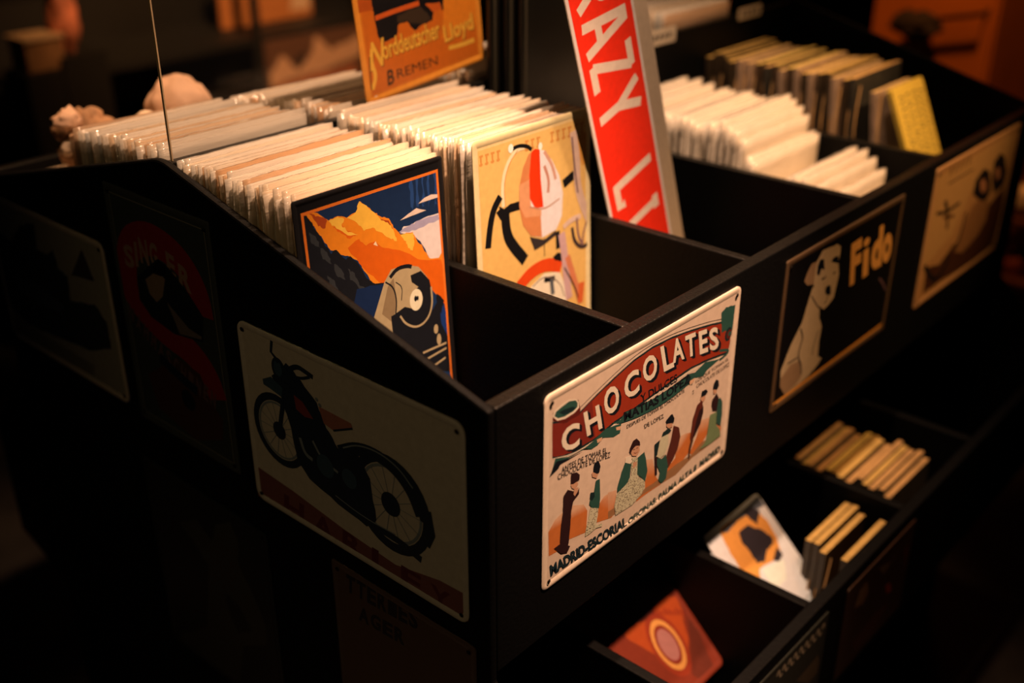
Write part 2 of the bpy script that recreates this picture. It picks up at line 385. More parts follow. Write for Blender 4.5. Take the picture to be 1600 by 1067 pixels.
# ribbon
rb = c8((330, 318), (375, 300), (395, 262), (470, 232), (560, 185), (640, 128), (705, 78), (738, 70), (715, 122), (640, 182), (570, 232), (490, 275), (430, 300), (375, 318))
p.poly(c8((55, 490), (120, 482), (190, 448), (240, 405), (300, 345), (378, 318), (372, 365), (340, 385), (290, 388), (262, 425), (232, 445), (195, 440), (120, 488), (75, 510), (70, 535), (25, 585), (40, 545)), green)
p.poly(c8((40, 545), (60, 505), (120, 490), (190, 455), (120, 497), (80, 520), (70, 540), (25, 585)), ink)
p.poly(c8((258, 398), (285, 385), (282, 402), (262, 415)), og2); p.poly(c8((352, 338), (378, 330), (372, 350), (355, 352)), og2)
p.poly(rb, green); p.stroke(rb[:8], 0.0005, ink); p.stroke(rb[7:], 0.0005, ink)
p.poly(c8((700, 80), (738, 70), (790, 18), (862, 2), (800, 55), (778, 88), (735, 95), (725, 130), (700, 120)), green)
p.poly(c8((705, 75), (720, 90), (712, 130), (700, 118), (690, 92)), greend); p.poly(c8((712, 112), (738, 95), (735, 112), (715, 132)), og2)
# letters
L = [('C', (877, 709), (905, 697), (877, 669)), ('H', (917, 682), (941, 668), (911, 645)), ('O', (945, 652), (968, 638), (942, 611)), ('C', (976, 627), (999, 612), (974, 588)),
     ('O', (1005, 600), (1027, 588), (1003, 561)), ('L', (1037, 581), (1053, 573), (1031, 542)), ('A', (1051, 568), (1069, 560), (1048, 532)), ('T', (1072, 560), (1088, 553), (1070, 525)),
     ('E', (1093, 554), (1106, 549), (1091, 518)), ('S', (1109, 549), (1123, 544), (1107, 514))]
for ch, a, b_, t in L:
    for k in (4.0, 2.5, 1.2): p.text(ch, (a[0] + k, a[1] + k * 0.7), (b_[0] + k, b_[1] + k * 0.7), (t[0] + k, t[1] + k * 0.7), ink, off=0.04)
for ch, a, b_, t in L: p.text(ch, a, b_, t, cream, off=0.03)
p.text('Y DULCES', (1001, 629), (1058, 595), (1000, 617), ink, off=0.01)
p.text('MATIAS LOPEZ', (975, 658), (1078, 596), (974, 644), ink, off=0.03, bow=-0.003)
p.text('DESPUES DE TOMAR EL CHOCOLATE', (979, 669), (1069, 612), (979, 663.5), ink, off=0.0, bow=-0.002)
p.text('DE LOPEZ', (1007, 669), (1037, 652), (1006, 663), ink, off=0.0)
p.text('ANTES DE TOMAR EL', (877, 739), (948, 707), (877, 730), ink, off=0.0, bow=0.0015)
p.text('CHOCOLATE DE LOPEZ', (871, 750), (953, 714), (871, 741), ink, off=0.0, bow=0.0015)
p.text('LOS QUE TOMAN EL', (1087, 599), (1138, 563), (1087, 593), B(90, 62, 46), off=0.0)
p.text('CHOCOLATE DE LOPEZ', (1088, 606), (1139, 571), (1088, 600), B(90, 62, 46), off=0.0)
p.text('2', (1081, 616), (1084, 613), (1081, 611), B(90, 62, 46), off=0.0)
# figures
skin = B(196, 122, 84); white = B(196, 158, 116)
def speckle(poly_px, col, n, r=0.0006):
    P = [p.uv(q) for q in poly_px]; us = [a[0] for a in P]; vs = [a[1] for a in P]
    def inside(u, v):
        c = False
        for i in range(len(P)):
            (x1, y1), (x2, y2) = P[i], P[i - 1]
            if (y1 > v) != (y2 > v) and u < (x2 - x1) * (v - y1) / (y2 - y1) + x1: c = not c
        return c
    V = []; T = []
    for _ in range(n * 4):
        u = random.uniform(min(us), max(us)); v = random.uniform(min(vs), max(vs))
        if inside(u, v):
            k = len(V); V += [(u - r, v), (u, v - r), (u + r, v), (u, v + r)]; T.append((k, k + 1, k + 2, k + 3))
            if len(T) >= n: break
    p.tris(V, T, col)
dr = B(46, 20, 18)
p.poly(ca((195, 345), (245, 360), (265, 380), (290, 330), (288, 380), (240, 445), (225, 520), (218, 620), (205, 770), (190, 850), (140, 850), (130, 780), (140, 640), (155, 540), (160, 400)), dr, jit=0.0002)
p.poly(ca((230, 280), (270, 270), (282, 300), (255, 340), (232, 335), (220, 310)), skin); p.poly(ca((225, 210), (270, 200), (295, 220), (292, 262), (240, 300), (222, 300), (222, 240)), dr)
p.poly(ca((250, 330), (285, 325), (278, 360), (255, 400), (243, 385)), skin)
p.poly(ca((80, 835), (140, 790), (215, 815), (190, 870), (140, 880)), dr)
p.poly(ca((430, 270), (462, 255), (465, 420), (455, 500), (400, 500), (375, 470), (385, 400), (415, 370)), green, jit=0.0002); p.poly(ca((395, 205), (430, 190), (450, 215), (435, 250), (400, 240)), skin)
p.poly(ca((420, 120), (455, 108), (468, 150), (458, 200), (440, 215), (408, 200), (412, 150)), ink); p.poly(ca((385, 370), (415, 365), (420, 400), (395, 440), (380, 420)), greend)
sk = ca((385, 495), (450, 500), (445, 560), (430, 640), (480, 625), (480, 650), (430, 665), (380, 710), (340, 735), (345, 680), (365, 600)); p.poly(sk, white); speckle(sk, B(96, 66, 44), 90)
gr = cb((195, 400), (255, 400), (250, 560), (305, 590), (305, 650), (270, 710), (200, 790), (60, 880), (50, 800), (70, 700), (150, 620), (190, 540)); p.poly(gr, white); speckle(gr, B(96, 66, 44), 420)
p.poly(cb((140, 440), (190, 450), (180, 560), (150, 620), (75, 690), (75, 650), (110, 520)), green, jit=0.0002); p.poly(cb((245, 400), (300, 350), (315, 420), (325, 510), (305, 600), (275, 560), (240, 540)), green, jit=0.0002)
p.poly(cb((145, 395), (180, 385), (200, 430), (180, 450), (140, 440)), cream); p.poly(cb((195, 320), (255, 290), (262, 340), (235, 385), (200, 385), (185, 355)), skin)
p.poly(cb((180, 320), (205, 260), (235, 238), (262, 265), (265, 298), (225, 300), (195, 340), (185, 370), (175, 350)), dr)
p.stroke(cb((205, 335), (222, 328)), 0.0007, ink); p.stroke(cb((232, 322), (246, 314)), 0.0007, ink); p.stroke(cb((212, 358), (228, 364), (244, 350)), 0.0006, redd); p.poly(cb((205, 440), (235, 430), (238, 460), (205, 490)), skin)
p.poly(cb((545, 130), (590, 150), (600, 220), (575, 330), (540, 410), (500, 480), (480, 400), (520, 260)), B(84, 32, 22), jit=0.0002); p.poly(cb((455, 190), (500, 150), (525, 170), (500, 200), (440, 240)), greend)
p.poly(cb((440, 230), (500, 200), (500, 290), (470, 370), (430, 405), (395, 385), (420, 300)), white); p.poly(cb((385, 290), (430, 250), (405, 380), (385, 400)), greend)
p.poly(cb((400, 400), (440, 410), (480, 370), (495, 470), (480, 570), (440, 610), (415, 590), (430, 520), (400, 450)), green, jit=0.0002); p.poly(cb((485, 120), (530, 110), (535, 140), (505, 155), (485, 140)), skin)
p.poly(cb((480, 90), (520, 40), (535, 35), (550, 70), (545, 105), (500, 112), (485, 118)), ink); p.poly(cb((385, 395), (405, 400), (405, 540), (388, 545)), dr)
p.poly(cc((170, 550), (215, 500), (228, 590), (205, 700), (160, 800), (115, 900), (105, 850), (130, 680)), B(92, 32, 20), jit=0.0002); p.poly(cc((190, 600), (228, 560), (225, 620), (200, 720), (150, 830), (120, 880), (160, 700)), dr)
p.poly(cc((205, 465), (245, 450), (245, 490), (225, 520), (200, 500)), skin); p.poly(cc((215, 420), (255, 402), (268, 425), (245, 460), (205, 480)), ink); p.poly(cc((85, 1030), (95, 940), (115, 860), (135, 870), (110, 960), (95, 1050)), B(80, 40, 24))
p.poly(cc((290, 640), (350, 610), (345, 730), (375, 770), (385, 830), (300, 900), (190, 960), (250, 880)), B(112, 108, 66), jit=0.0004); p.poly(cc((355, 500), (385, 478), (403, 520), (400, 640), (385, 740), (350, 720)), green)
p.poly(cc((310, 500), (350, 440), (370, 480), (350, 600), (315, 600), (305, 550)), dr); p.poly(cc((318, 410), (345, 400), (352, 430), (325, 450)), skin); p.poly(cc((325, 350), (345, 312), (368, 320), (372, 370), (350, 410), (318, 400)), ink)
# the writing along the foot
gs = B(60, 64, 50)
p.text('MADRID-ESCORIAL', (860, 900), (979, 822), (858, 883), B(26, 34, 34), off=0.04)
p.text('OFICINAS: PALMA ALTA 8  MADRID', (981, 820), (1124, 704), (981, 810), gs, off=0.03)
choc = p.done(label='white tin sign reading CHOCOLATES in a red banner above six standing figures')
def dent(): pass

# --- Fido
W = (200, 150, 112)
def B(*c): return base(c, W, 0.8)
p = front_sign(0.4555, 0.7438, -0.018, -0.1995, (0.004, 0.004, 0.0045), (0.10, 0.065, 0.035), rad=0.003)
f = cr(1190, 330, 3.335); tan = B(172, 118, 68); tan2 = B(138, 86, 46); ink = B(12, 10, 10)
p.rect(0.0062, 0.0064, p.w - 0.0062, 0.0108, (0.85, 0.40, 0.06))  # orange stripe: light caught by the lower rim, painted on
p.poly(f((265, 395), (300, 430), (302, 500), (300, 560), (312, 600), (298, 680), (292, 755), (312, 765), (290, 800), (250, 850), (200, 895), (120, 955), (95, 915), (100, 830), (130, 750), (160, 680), (210, 580), (240, 480), (255, 430)), tan, jit=0.0004)
p.poly(f((100, 870), (150, 800), (195, 780), (205, 860), (180, 900), (120, 955), (95, 915)), tan2)
p.poly(f((260, 275), (287, 262), (288, 300), (272, 380), (240, 387), (222, 365), (238, 320)), tan2, jit=0.0003)
p.poly(f((288, 262), (318, 205), (350, 190), (380, 180), (392, 170), (412, 182), (410, 215), (400, 260), (402, 330), (386, 400), (375, 450), (345, 490), (322, 512), (296, 490), (270, 440), (272, 380), (280, 300)), tan)
p.poly(f((305, 252), (325, 248), (328, 305), (312, 300), (300, 335), (287, 330), (292, 285)), ink); p.poly(f((362, 262), (378, 238), (400, 232), (402, 272), (380, 268)), ink)
p.poly(f((332, 400), (345, 385), (360, 388), (360, 430), (345, 440), (330, 425)), ink); p.stroke(f((312, 355), (330, 348), (335, 335)), 0.0022, ink); p.stroke(f((372, 325), (386, 315)), 0.002, ink)
p.stroke(f((260, 440), (280, 480), (300, 505)), 0.0016, ink); p.stroke(f((342, 440), (340, 465), (325, 480)), 0.0014, ink)
p.stroke(f((203, 612), (216, 660), (200, 700), (188, 760), (205, 800), (205, 850)), 0.0026, ink); p.stroke(f((296, 620), (268, 700), (262, 750)), 0.0016, ink); p.stroke(f((135, 795), (160, 780), (185, 762)), 0.002, ink)
p.text('F', *f((458, 392), (512, 352), (468, 172)), (0.74, 0.40, 0.10), off=0.05); p.text('i', *f((522, 352), (554, 328), (532, 150)), (0.74, 0.40, 0.10), off=0.015)
p.text('d', *f((566, 318), (622, 282), (580, 100)), (0.74, 0.40, 0.10), off=0.05); p.text('o', *f((624, 283), (672, 250), (634, 130)), (0.74, 0.40, 0.10), off=0.05)
p.stroke(f((612, 350), (630, 370), (645, 410)), 0.003, B(90, 50, 40))
p.done(label='black tin sign with a sitting white dog and the word Fido')

# --- far right sign
W = (190, 155, 125)
def B(*c): return base(c, W, 0.75)
p = front_sign(0.8356, 1.1326, -0.0102, -0.2045, B(160, 98, 46), B(170, 106, 54), rad=0.004)
f = cr(1430, 180, 3.44); d = B(26, 16, 10); br = B(62, 28, 10)
p.poly(f((110, 340), (430, 150), (500, 100), (530, 110), (500, 260), (380, 330), (290, 430), (200, 640), (60, 800), (30, 800)), B(168, 108, 52), jit=0.001)
p.poly(f((400, 480), (480, 380), (470, 480), (430, 640), (410, 700), (300, 790), (150, 880), (40, 960), (60, 820), (130, 800), (200, 700), (330, 600)), br, jit=0.001)
p.poly(f((345, 320), (370, 285), (400, 300), (405, 400), (385, 450), (365, 470), (335, 450), (310, 420), (325, 350)), d, jit=0.0006); p.poly(f((350, 350), (375, 340), (385, 390), (365, 420), (350, 400)), B(150, 84, 44))
p.poly(f((425, 250), (455, 205), (480, 220), (490, 300), (475, 370), (450, 400), (420, 420), (412, 340)), d, jit=0.0006); p.poly(f((430, 290), (455, 280), (455, 330), (435, 350)), B(150, 84, 44))
p.poly(f((335, 460), (300, 500), (260, 600), (210, 730), (250, 740), (330, 650), (380, 560), (400, 460)), B(128, 74, 34), jit=0.001)
p.stroke(f((275, 520), (250, 620), (215, 720)), 0.007, d); p.stroke(f((115, 530), (170, 520), (240, 470)), 0.005, d); p.stroke(f((160, 460), (175, 520), (170, 610)), 0.007, d); p.stroke(f((150, 550), (210, 540)), 0.004, br)
p.stroke(f((50, 810), (80, 870), (110, 890), (170, 800), (180, 750)), 0.008, d); p.stroke(f((180, 370), (310, 290)), 0.002, d)
for i in range(5): p.stroke(f((190 + i * 25, 320 - i * 15), (195 + i * 25, 275 - i * 14)), 0.004, br)
p.done(label='brown tin sign with two dark haired heads, rightmost on the front of the stand')

# --- motorcycle (on the left end panel)
def B(*c): return base(c, (150, 122, 84), 0.72)
p = side_sign(0.317, 0.0236, -0.0196, -0.2185, B(146, 118, 80), B(150, 122, 84), rad=0.012)
f = cr(340, 470, 2.0143); k_ = B(24, 26, 26); k2 = B(40, 48, 44); rd = B(96, 34, 22); gy = B(92, 84, 66)
p.poly(f((100, 505), (240, 600), (400, 720), (560, 830), (700, 880), (792, 930), (797, 1015), (600, 905), (360, 770), (108, 640)), B(92, 46, 30))
for i, ch in enumerate('HARLEY'):
    x = 210 + i * 92; y = 668 + i * 56
    p.text(ch, *f((x, y), (x + 62, y + 38), (x, y - 62)), B(70, 22, 18), off=0.03)
def wheel(c, r):
    cu = p.uv(c); p.disc(cu, r, r, k_, True, 32, ring=r * 0.2); p.disc(cu, r * 0.78, r * 0.78, gy, True, 32, ring=r * 0.06)
    for i in range(14):
        a = math.pi * i / 7; p.stroke([cu, (cu[0] + r * 0.75 * math.cos(a), cu[1] + r * 0.75 * math.sin(a))], 0.0007, gy, True, False)
    p.disc(cu, r * 0.24, r * 0.24, k_, True)
wheel(f((195, 408))[0], 0.039); wheel(f((545, 640))[0], 0.050)
p.poly(f((170, 235), (215, 195), (262, 250), (312, 320), (342, 400), (380, 465), (440, 480), (480, 560), (500, 690), (470, 710), (380, 640), (290, 560), (252, 500), (232, 400), (200, 300)), k_, jit=0.001)
p.stroke(f((385, 475), (440, 462), (505, 485), (565, 535), (612, 605), (640, 680)), 0.013, k_); p.stroke(f((395, 462), (440, 452), (505, 474), (570, 525), (615, 590)), 0.0015, gy)
p.poly(f((142, 245), (168, 238), (215, 285), (205, 305), (165, 275), (145, 262)), k2); p.disc(f((192, 215))[0], 0.010, 0.012, k_); p.disc(f((190, 213))[0], 0.006, 0.008, k2)
p.stroke(f((170, 125), (168, 160), (182, 178), (190, 195)), 0.0035, k_, sm=False); p.stroke(f((225, 215), (250, 205), (275, 222), (300, 240)), 0.005, k_); p.stroke(f((235, 235), (262, 245), (290, 240)), 0.003, k_)
p.stroke(f((215, 255), (205, 330), (196, 408)), 0.006, k_); p.poly(f((240, 295), (268, 318), (302, 372), (275, 365), (248, 340)), rd)
p.poly(f((318, 332), (345, 345), (420, 385), (425, 400), (365, 408), (335, 385)), B(122, 66, 40)); p.stroke(f((365, 408), (425, 402)), 0.002, k_)
p.disc(f((312, 310))[0], 0.002, 0.002, gy); p.disc(f((322, 328))[0], 0.002, 0.002, gy)
p.stroke(f((260, 430), (275, 480), (300, 500)), 0.004, gy); p.stroke(f((300, 440), (330, 500), (380, 540)), 0.003, gy); p.disc(f((340, 520))[0], 0.012, 0.012, k2); p.disc(f((415, 560))[0], 0.010, 0.010, k2)
p.stroke(f((370, 620), (460, 690), (560, 745), (642, 815)), 0.0075, k_); p.stroke(f((372, 612), (460, 680), (560, 735)), 0.0012, gy)
p.poly(f((635, 660), (672, 663), (686, 742), (668, 780), (650, 762), (656, 705), (638, 690)), k_)
p.done(label='cream tin sign with a black motorcycle on the end panel of the stand')

# --- sewing machine sign
def B(*c): return base(c, (200, 180, 135), 0.7)
p = side_sign(0.5248, 0.3423, 0.068, -0.2045, B(50, 52, 40), B(60, 58, 42), rad=0.003)
p.frame(0.009, 0.0012, B(110, 100, 70))
f = cr(160, 270, 2.225); rd = B(128, 30, 24); tn = B(140, 104, 70)
p.stroke(f((350, 500), (335, 420), (290, 330), (230, 265), (150, 220), (85, 250), (85, 370), (110, 440), (200, 540), (300, 610), (370, 700), (400, 790)), 0.036, rd)
p.poly(f((160, 700), (260, 640), (340, 700), (380, 800), (420, 860), (420, 930), (330, 930), (200, 820)), B(66, 38, 24))
for ch, a, b_, t in (('S', (82, 325), (115, 335), (70, 245)), ('I', (117, 325), (127, 328), (108, 238)), ('N', (135, 312), (165, 325), (122, 222)), ('G', (168, 318), (196, 338), (160, 232)), ('E', (228, 350), (258, 372), (218, 270)), ('R', (268, 392), (312, 425), (262, 312))):
    p.text(ch, *f(a, b_, t), tn, off=0.04)
p.poly(f((120, 360), (190, 300), (230, 330), (300, 420), (350, 500), (350, 590), (250, 560), (170, 500), (130, 440)), B(26, 30, 28)); p.poly(f((150, 370), (190, 340), (218, 370), (210, 430), (190, 450), (165, 420)), B(126, 100, 66))
p.poly(f((165, 345), (195, 300), (225, 345), (205, 360)), B(14, 14, 14)); p.poly(f((225, 450), (300, 540), (345, 570), (345, 580), (270, 560)), B(100, 84, 62))
s_ = 'N\u00c4HMASCHINEN'
for i, ch in enumerate(s_):
    t = i / (len(s_) - 1); x = 92 + 285 * t; y = 480 + 300 * t + 20 * math.sin(math.pi * t)
    p.text(ch, *f((x, y + 22), (x + 17, y + 42), (x + 2, y - 28)), B(96, 66, 52), off=0.03)
p.stroke(f((200, 640), (260, 700), (330, 760)), 0.012, B(24, 30, 36)); p.disc(f((300, 790))[0], 0.012, 0.012, B(20, 22, 24))
p.done(label='dark portrait tin sign with a red S and the word SINGER')

# --- leftmost sign
def B(*c): return base(c, (160, 140, 98), 0.7)
p = side_sign(0.8159, 0.5464, -0.006, -0.1995, B(112, 98, 66), B(150, 126, 86), rad=0.012)
f = cr(0, 250, 2.37); d = B(34, 34, 28)
p.poly(f((-60, 300), (-20, 250), (40, 300), (75, 240), (125, 235), (135, 330), (180, 350), (195, 330), (215, 400), (250, 430), (260, 520), (350, 535), (395, 600), (412, 700), (330, 705), (200, 650), (100, 605), (40, 540), (-60, 470)), d, jit=0.0015)
p.poly(f((265, 425), (302, 330), (350, 450)), B(46, 36, 26)); p.poly(f((60, 420), (150, 470), (240, 540), (230, 570), (130, 520), (60, 470)), B(50, 52, 46))
p.poly(f((20, 560), (150, 640), (350, 760), (350, 800), (150, 690), (20, 600)), B(90, 78, 50))
p.done(label='faded landscape tin sign with dark building shapes, leftmost on the stand end')

# --- lower signs on the end panel
def B(*c): return base(c, (190, 165, 120), 0.6)
p = side_sign(0.206, 0.016, -0.2385, -0.515, B(86, 58, 36), B(92, 66, 44), rad=0.004)
f = cr(500, 860, 4.444)
p.stroke(f((170, 130), (400, 290), (620, 410)), 0.002, B(110, 50, 30), sm=False)
for s_, (x, y), (dx, dy), h_ in (('OTTERIES', (110, 240), (580, 320), 120), ('AGER', (270, 480), (330, 190), 100)):
    n = len(s_)
    for i, ch in enumerate(s_):
        a = (x + dx * i / n, y + dy * i / n); b_ = (x + dx * (i + 0.85) / n, y + dy * (i + 0.85) / n)
        if ch in 'OA' and i == 0 and s_ == 'OTTERIES': continue
        p.text(ch, *f(a, b_, (a[0], a[1] - h_)), B(24, 24, 26), off=0.04)
p.done(label='dark reddish portrait sign with two rows of black letters, below the motorcycle sign')
p = side_sign(0.54, 0.31, -0.262, -0.53, B(26, 26, 22), B(30, 30, 24), rad=0.004)
f = cr(0, 600, 2.284); d = B(56, 50, 34)
p.poly(f((640, 490), (700, 485), (760, 560), (770, 500), (820, 490), (850, 560), (850, 640), (900, 740), (950, 870), (955, 930), (870, 935), (860, 1060), (700, 1060), (650, 890), (740, 870), (745, 650), (690, 560)), d, jit=0.001)
p.poly(f((800, 740), (860, 800), (900, 880), (850, 890), (820, 820)), B(26, 26, 22))
p.done(label='almost black sign with a faint pale figure, low on the end panel')

# ---------------------------------------------------------------- signs in the bins
# --- mountain railway sign
W = (255, 213, 172)
def B(*c): return base(c, W, 0.72)
lean = R(3.2)
p = Plate('tin_sign', (0.0092, 0.2155, -0.1735), (1, 0, 0), (0, math.sin(lean), math.cos(lean)), 0.1785, 0.284, B(22, 18, 16), rad=0.003, border=B(30, 24, 20), bw=0.004)
f = cr(440, 220, 2.8077)
u0, v0, u1, v1 = 0.0085, 0.009, p.w - 0.006, p.h - 0.012
p.rect(u0, v0, u1, v1, B(236, 110, 30)); u0 += 0.0028; v0 += 0.0028; u1 -= 0.0028; v1 -= 0.0028
p.rect(u0, v0, u1, v1, None, cols=[B(32, 56, 82), B(32, 56, 82), B(24, 38, 58), B(28, 44, 66)])
bl1 = B(48, 70, 100); p.clip = (u0, v0, u1, v1)
for i in range(5): x = 560 + i * 26; p.poly(f((x, 160 - i * 6), (x + 10, 156 - i * 6), (x + 16, 300 - i * 12), (x + 6, 290)), B(40, 64, 98), jit=0.002)
p.poly(f((520, 405), (535, 375), (575, 365), (620, 340), (695, 315), (722, 420), (735, 530), (650, 525), (620, 460), (590, 425)), B(238, 200, 168), jit=0.0008)
p.poly(f((515, 400), (560, 372), (600, 350), (690, 322), (690, 345), (600, 385), (560, 400)), B(176, 150, 150), jit=0.0012)
O1 = B(244, 128, 24); O2 = B(228, 92, 14); O3 = B(255, 178, 56); O4 = B(176, 66, 22)
p.poly(f((96, 315), (128, 302), (178, 332), (205, 350), (245, 330), (285, 338), (330, 310), (340, 265), (370, 285), (400, 310), (430, 330), (470, 340), (490, 380), (520, 410), (575, 400), (590, 430), (620, 470), (650, 515), (690, 512), (722, 470), (755, 640), (740, 735), (715, 700), (670, 665), (640, 640), (520, 640), (400, 630), (370, 580), (340, 530), (300, 510), (260, 500), (215, 480), (180, 430), (150, 390), (120, 350)), O1, jit=0.0008)
p.poly(f((290, 470), (340, 430), (370, 460), (410, 440), (450, 470), (520, 480), (600, 520), (700, 520), (748, 600), (740, 735), (640, 640), (440, 630), (360, 560)), O2, jit=0.001)
p.poly(f((120, 318), (160, 330), (200, 350), (190, 385), (160, 375)), O4, jit=0.001); p.poly(f((250, 350), (290, 395), (330, 410), (300, 430), (255, 400), (225, 380)), O2, jit=0.001); p.poly(f((430, 345), (470, 350), (487, 385), (470, 375), (440, 362)), O4, jit=0.0008)
p.poly(f((285, 338), (325, 312), (340, 265), (400, 310), (430, 340), (465, 358), (490, 390), (505, 440), (470, 425), (430, 400), (400, 380), (360, 395), (330, 360)), O3, jit=0.0008)
p.poly(f((205, 352), (245, 332), (275, 345), (262, 368), (290, 400), (335, 412), (290, 415), (240, 385)), O3, jit=0.0008); p.poly(f((578, 402), (582, 440), (575, 482), (555, 470), (545, 440), (522, 412)), O3, jit=0.0008)
p.poly(f((402, 455), (412, 440), (422, 462)), B(250, 200, 140))
K1 = B(26, 24, 24); K2 = B(54, 50, 44)
p.poly(f((70, 320), (98, 318), (125, 352), (150, 392), (185, 445), (215, 495), (240, 478), (280, 520), (300, 505), (330, 530), (365, 590), (400, 622), (450, 622), (430, 760), (440, 1010), (80, 1010)), K1, jit=0.0009)
for a in ((120, 400), (170, 470), (230, 540), (290, 560), (330, 620), (200, 590)): p.poly(f(a, (a[0] + 30, a[1] + 20), (a[0] + 50, a[1] + 70), (a[0] + 10, a[1] + 50)), K2, jit=0.001)
p.poly(f((330, 650), (450, 625), (430, 760), (460, 1010), (250, 1010)), B(24, 38, 62), jit=0.0008)
p.poly(f((690, 690), (742, 735), (735, 1010), (680, 1010), (690, 800)), B(28, 50, 92)); p.poly(f((680, 670), (712, 700), (700, 760), (680, 740)), K1, jit=0.001)
T1 = B(186, 148, 96); T2 = B(148, 112, 70)
p.poly(f((405, 775), (430, 690), (450, 620), (480, 565), (540, 543), (600, 552), (640, 600), (662, 690), (655, 770), (600, 822), (540, 815), (490, 840), (480, 960)), T1)
p.poly(f((440, 760), (465, 640), (490, 600), (505, 700), (490, 800)), T2); p.stroke(f((475, 600), (505, 560), (550, 548), (570, 552)), 0.004, K1); p.stroke(f((455, 620), (490, 640), (505, 700), (500, 765)), 0.0016, K1); p.stroke(f((500, 620), (530, 640), (525, 700)), 0.001, K1)
p.poly(f((565, 590), (610, 570), (648, 610), (664, 690), (658, 760), (620, 812), (565, 818), (515, 790), (490, 765), (540, 728), (570, 735), (565, 700), (580, 660), (600, 640), (570, 620)), K1)
p.poly(f((480, 770), (540, 735), (590, 760), (640, 780), (690, 690), (700, 800), (740, 850), (740, 1010), (560, 1010), (490, 870)), K1)
p.stroke(f((520, 768), (545, 805), (595, 820), (640, 785), (662, 720), (655, 640)), 0.0022, T1); p.disc(f((590, 697))[0], 0.0085, 0.011, B(240, 206, 150)); p.disc(f((587, 692))[0], 0.0018, 0.003, K1); p.disc(f((596, 690))[0], 0.0014, 0.0025, K1)
p.disc(f((677, 825))[0], 0.003, 0.005, T1); p.disc(f((690, 870))[0], 0.003, 0.006, T1)
for a, b_ in (((620, 930), (722, 885)), ((640, 955), (722, 908)), ((670, 985), (718, 950))): p.stroke(f(a, b_), 0.0022, T1, sm=False)
p.poly(f((518, 350), (555, 320), (590, 295), (608, 300), (634, 304), (580, 325)), B(236, 190, 150)); p.poly(f((598, 276), (625, 250), (655, 235), (690, 232), (690, 246), (640, 262)), B(236, 190, 150))
p.done(label='tin sign of a steam locomotive below orange mountains, front of the left bin', holes=False)

# --- bicycle sign
lean = R(2.5)
p = Plate('tin_sign', (0.2085, 0.1985, -0.1735), (1, 0, 0), (0, math.sin(lean), math.cos(lean)), 0.181, 0.295, B(250, 196, 118), rad=0.006, border=B(246, 202, 130))
f = cr(730, 160, 3.333); Y1 = B(246, 182, 92); Yd = B(226, 140, 60)
p.rect(0.008, 0.008, p.w - 0.008, p.h - 0.010, None, cols=[B(240, 170, 80), B(240, 170, 80), Y1, Y1])
for (x, y, n) in ((62, 285, 4), (300, 205, 3), (432, 160, 4), (556, 120, 2)):
    for i in range(n):
        X = x + i * 30; Yy = y - i * 9; p.stroke(f((X, Yy), (X + 20, Yy - 6)), 0.0022, Yd); p.stroke(f((X + 8, Yy), (X + 10, Yy + 50)), 0.0024, Yd); p.stroke(f((X, Yy + 45), (X + 18, Yy + 38)), 0.0022, Yd)
KK = B(22, 18, 16); PK = B(232, 180, 140)
p.poly(f((560, 180), (620, 150), (632, 300), (600, 330), (575, 260)), B(232, 150, 60))
p.stroke(f((188, 545), (180, 430), (205, 320), (255, 245), (300, 232)), 0.0045, B(255, 214, 150)); p.stroke(f((198, 545), (190, 430), (215, 320), (262, 250)), 0.001, Yd); p.stroke(f((225, 250), (262, 226), (310, 226), (335, 245)), 0.004, KK)
p.disc(f((226, 240))[0], 0.0038, 0.0045, B(255, 240, 210)); p.disc(f((380, 228))[0], 0.003, 0.004, B(255, 240, 210))
p.stroke(f((172, 490), (135, 560), (118, 650), (108, 760)), 0.0085, KK); p.stroke(f((285, 532), (225, 550), (175, 590), (165, 560)), 0.009, KK, sm=False); p.stroke(f((195, 560), (205, 690), (240, 750), (302, 822)), 0.0125, KK)
p.poly(f((165, 540), (200, 560), (225, 550), (215, 610), (175, 600)), KK)
p.stroke(f((500, 425), (556, 375)), 0.010, KK); p.stroke(f((550, 150), (570, 300), (572, 440), (612, 560), (650, 640)), 0.011, PK); p.stroke(f((545, 180), (556, 320), (575, 470)), 0.0025, B(130, 90, 80))
p.poly(f((345, 245), (398, 248), (440, 300), (478, 380), (497, 470), (492, 590), (462, 662), (392, 702), (332, 695), (290, 640), (270, 540), (270, 440), (290, 340), (318, 270)), B(246, 214, 184))
p.poly(f((345, 245), (322, 400), (330, 540), (380, 560), (388, 700), (332, 695), (290, 640), (270, 540), (270, 440), (290, 340), (318, 270)), B(226, 128, 66)); p.poly(f((270, 430), (325, 400), (330, 545), (385, 560), (385, 590), (300, 600), (272, 540)), B(236, 150, 90))
p.poly(f((332, 262), (350, 242), (376, 244), (382, 400), (396, 545), (352, 552), (325, 500), (322, 380)), B(240, 56, 12)); p.stroke(f((400, 330), (425, 400), (420, 470)), 0.004, B(206, 130, 96)); p.stroke(f((400, 255), (440, 320), (460, 400)), 0.004, B(222, 150, 110)); p.stroke(f((325, 545), (400, 560), (480, 500)), 0.0016, B(200, 130, 90))
p.poly(f((325, 700), (400, 715), (460, 665), (462, 690), (400, 740), (350, 770)), B(60, 44, 36)); p.stroke(f((400, 705), (402, 800)), 0.001, KK)
p.poly(f((330, 960), (400, 890), (480, 880), (520, 980), (510, 1060), (340, 1010)), B(250, 212, 160)); p.stroke(f((270, 960), (330, 885), (410, 840), (490, 852)), 0.0145, B(236, 70, 18))
p.stroke(f((400, 925), (455, 915)), 0.006, KK); p.stroke(f((437, 920), (445, 1000)), 0.006, B(90, 84, 76)); p.stroke(f((340, 960), (400, 900), (480, 930), (505, 1010)), 0.0012, B(120, 90, 70))
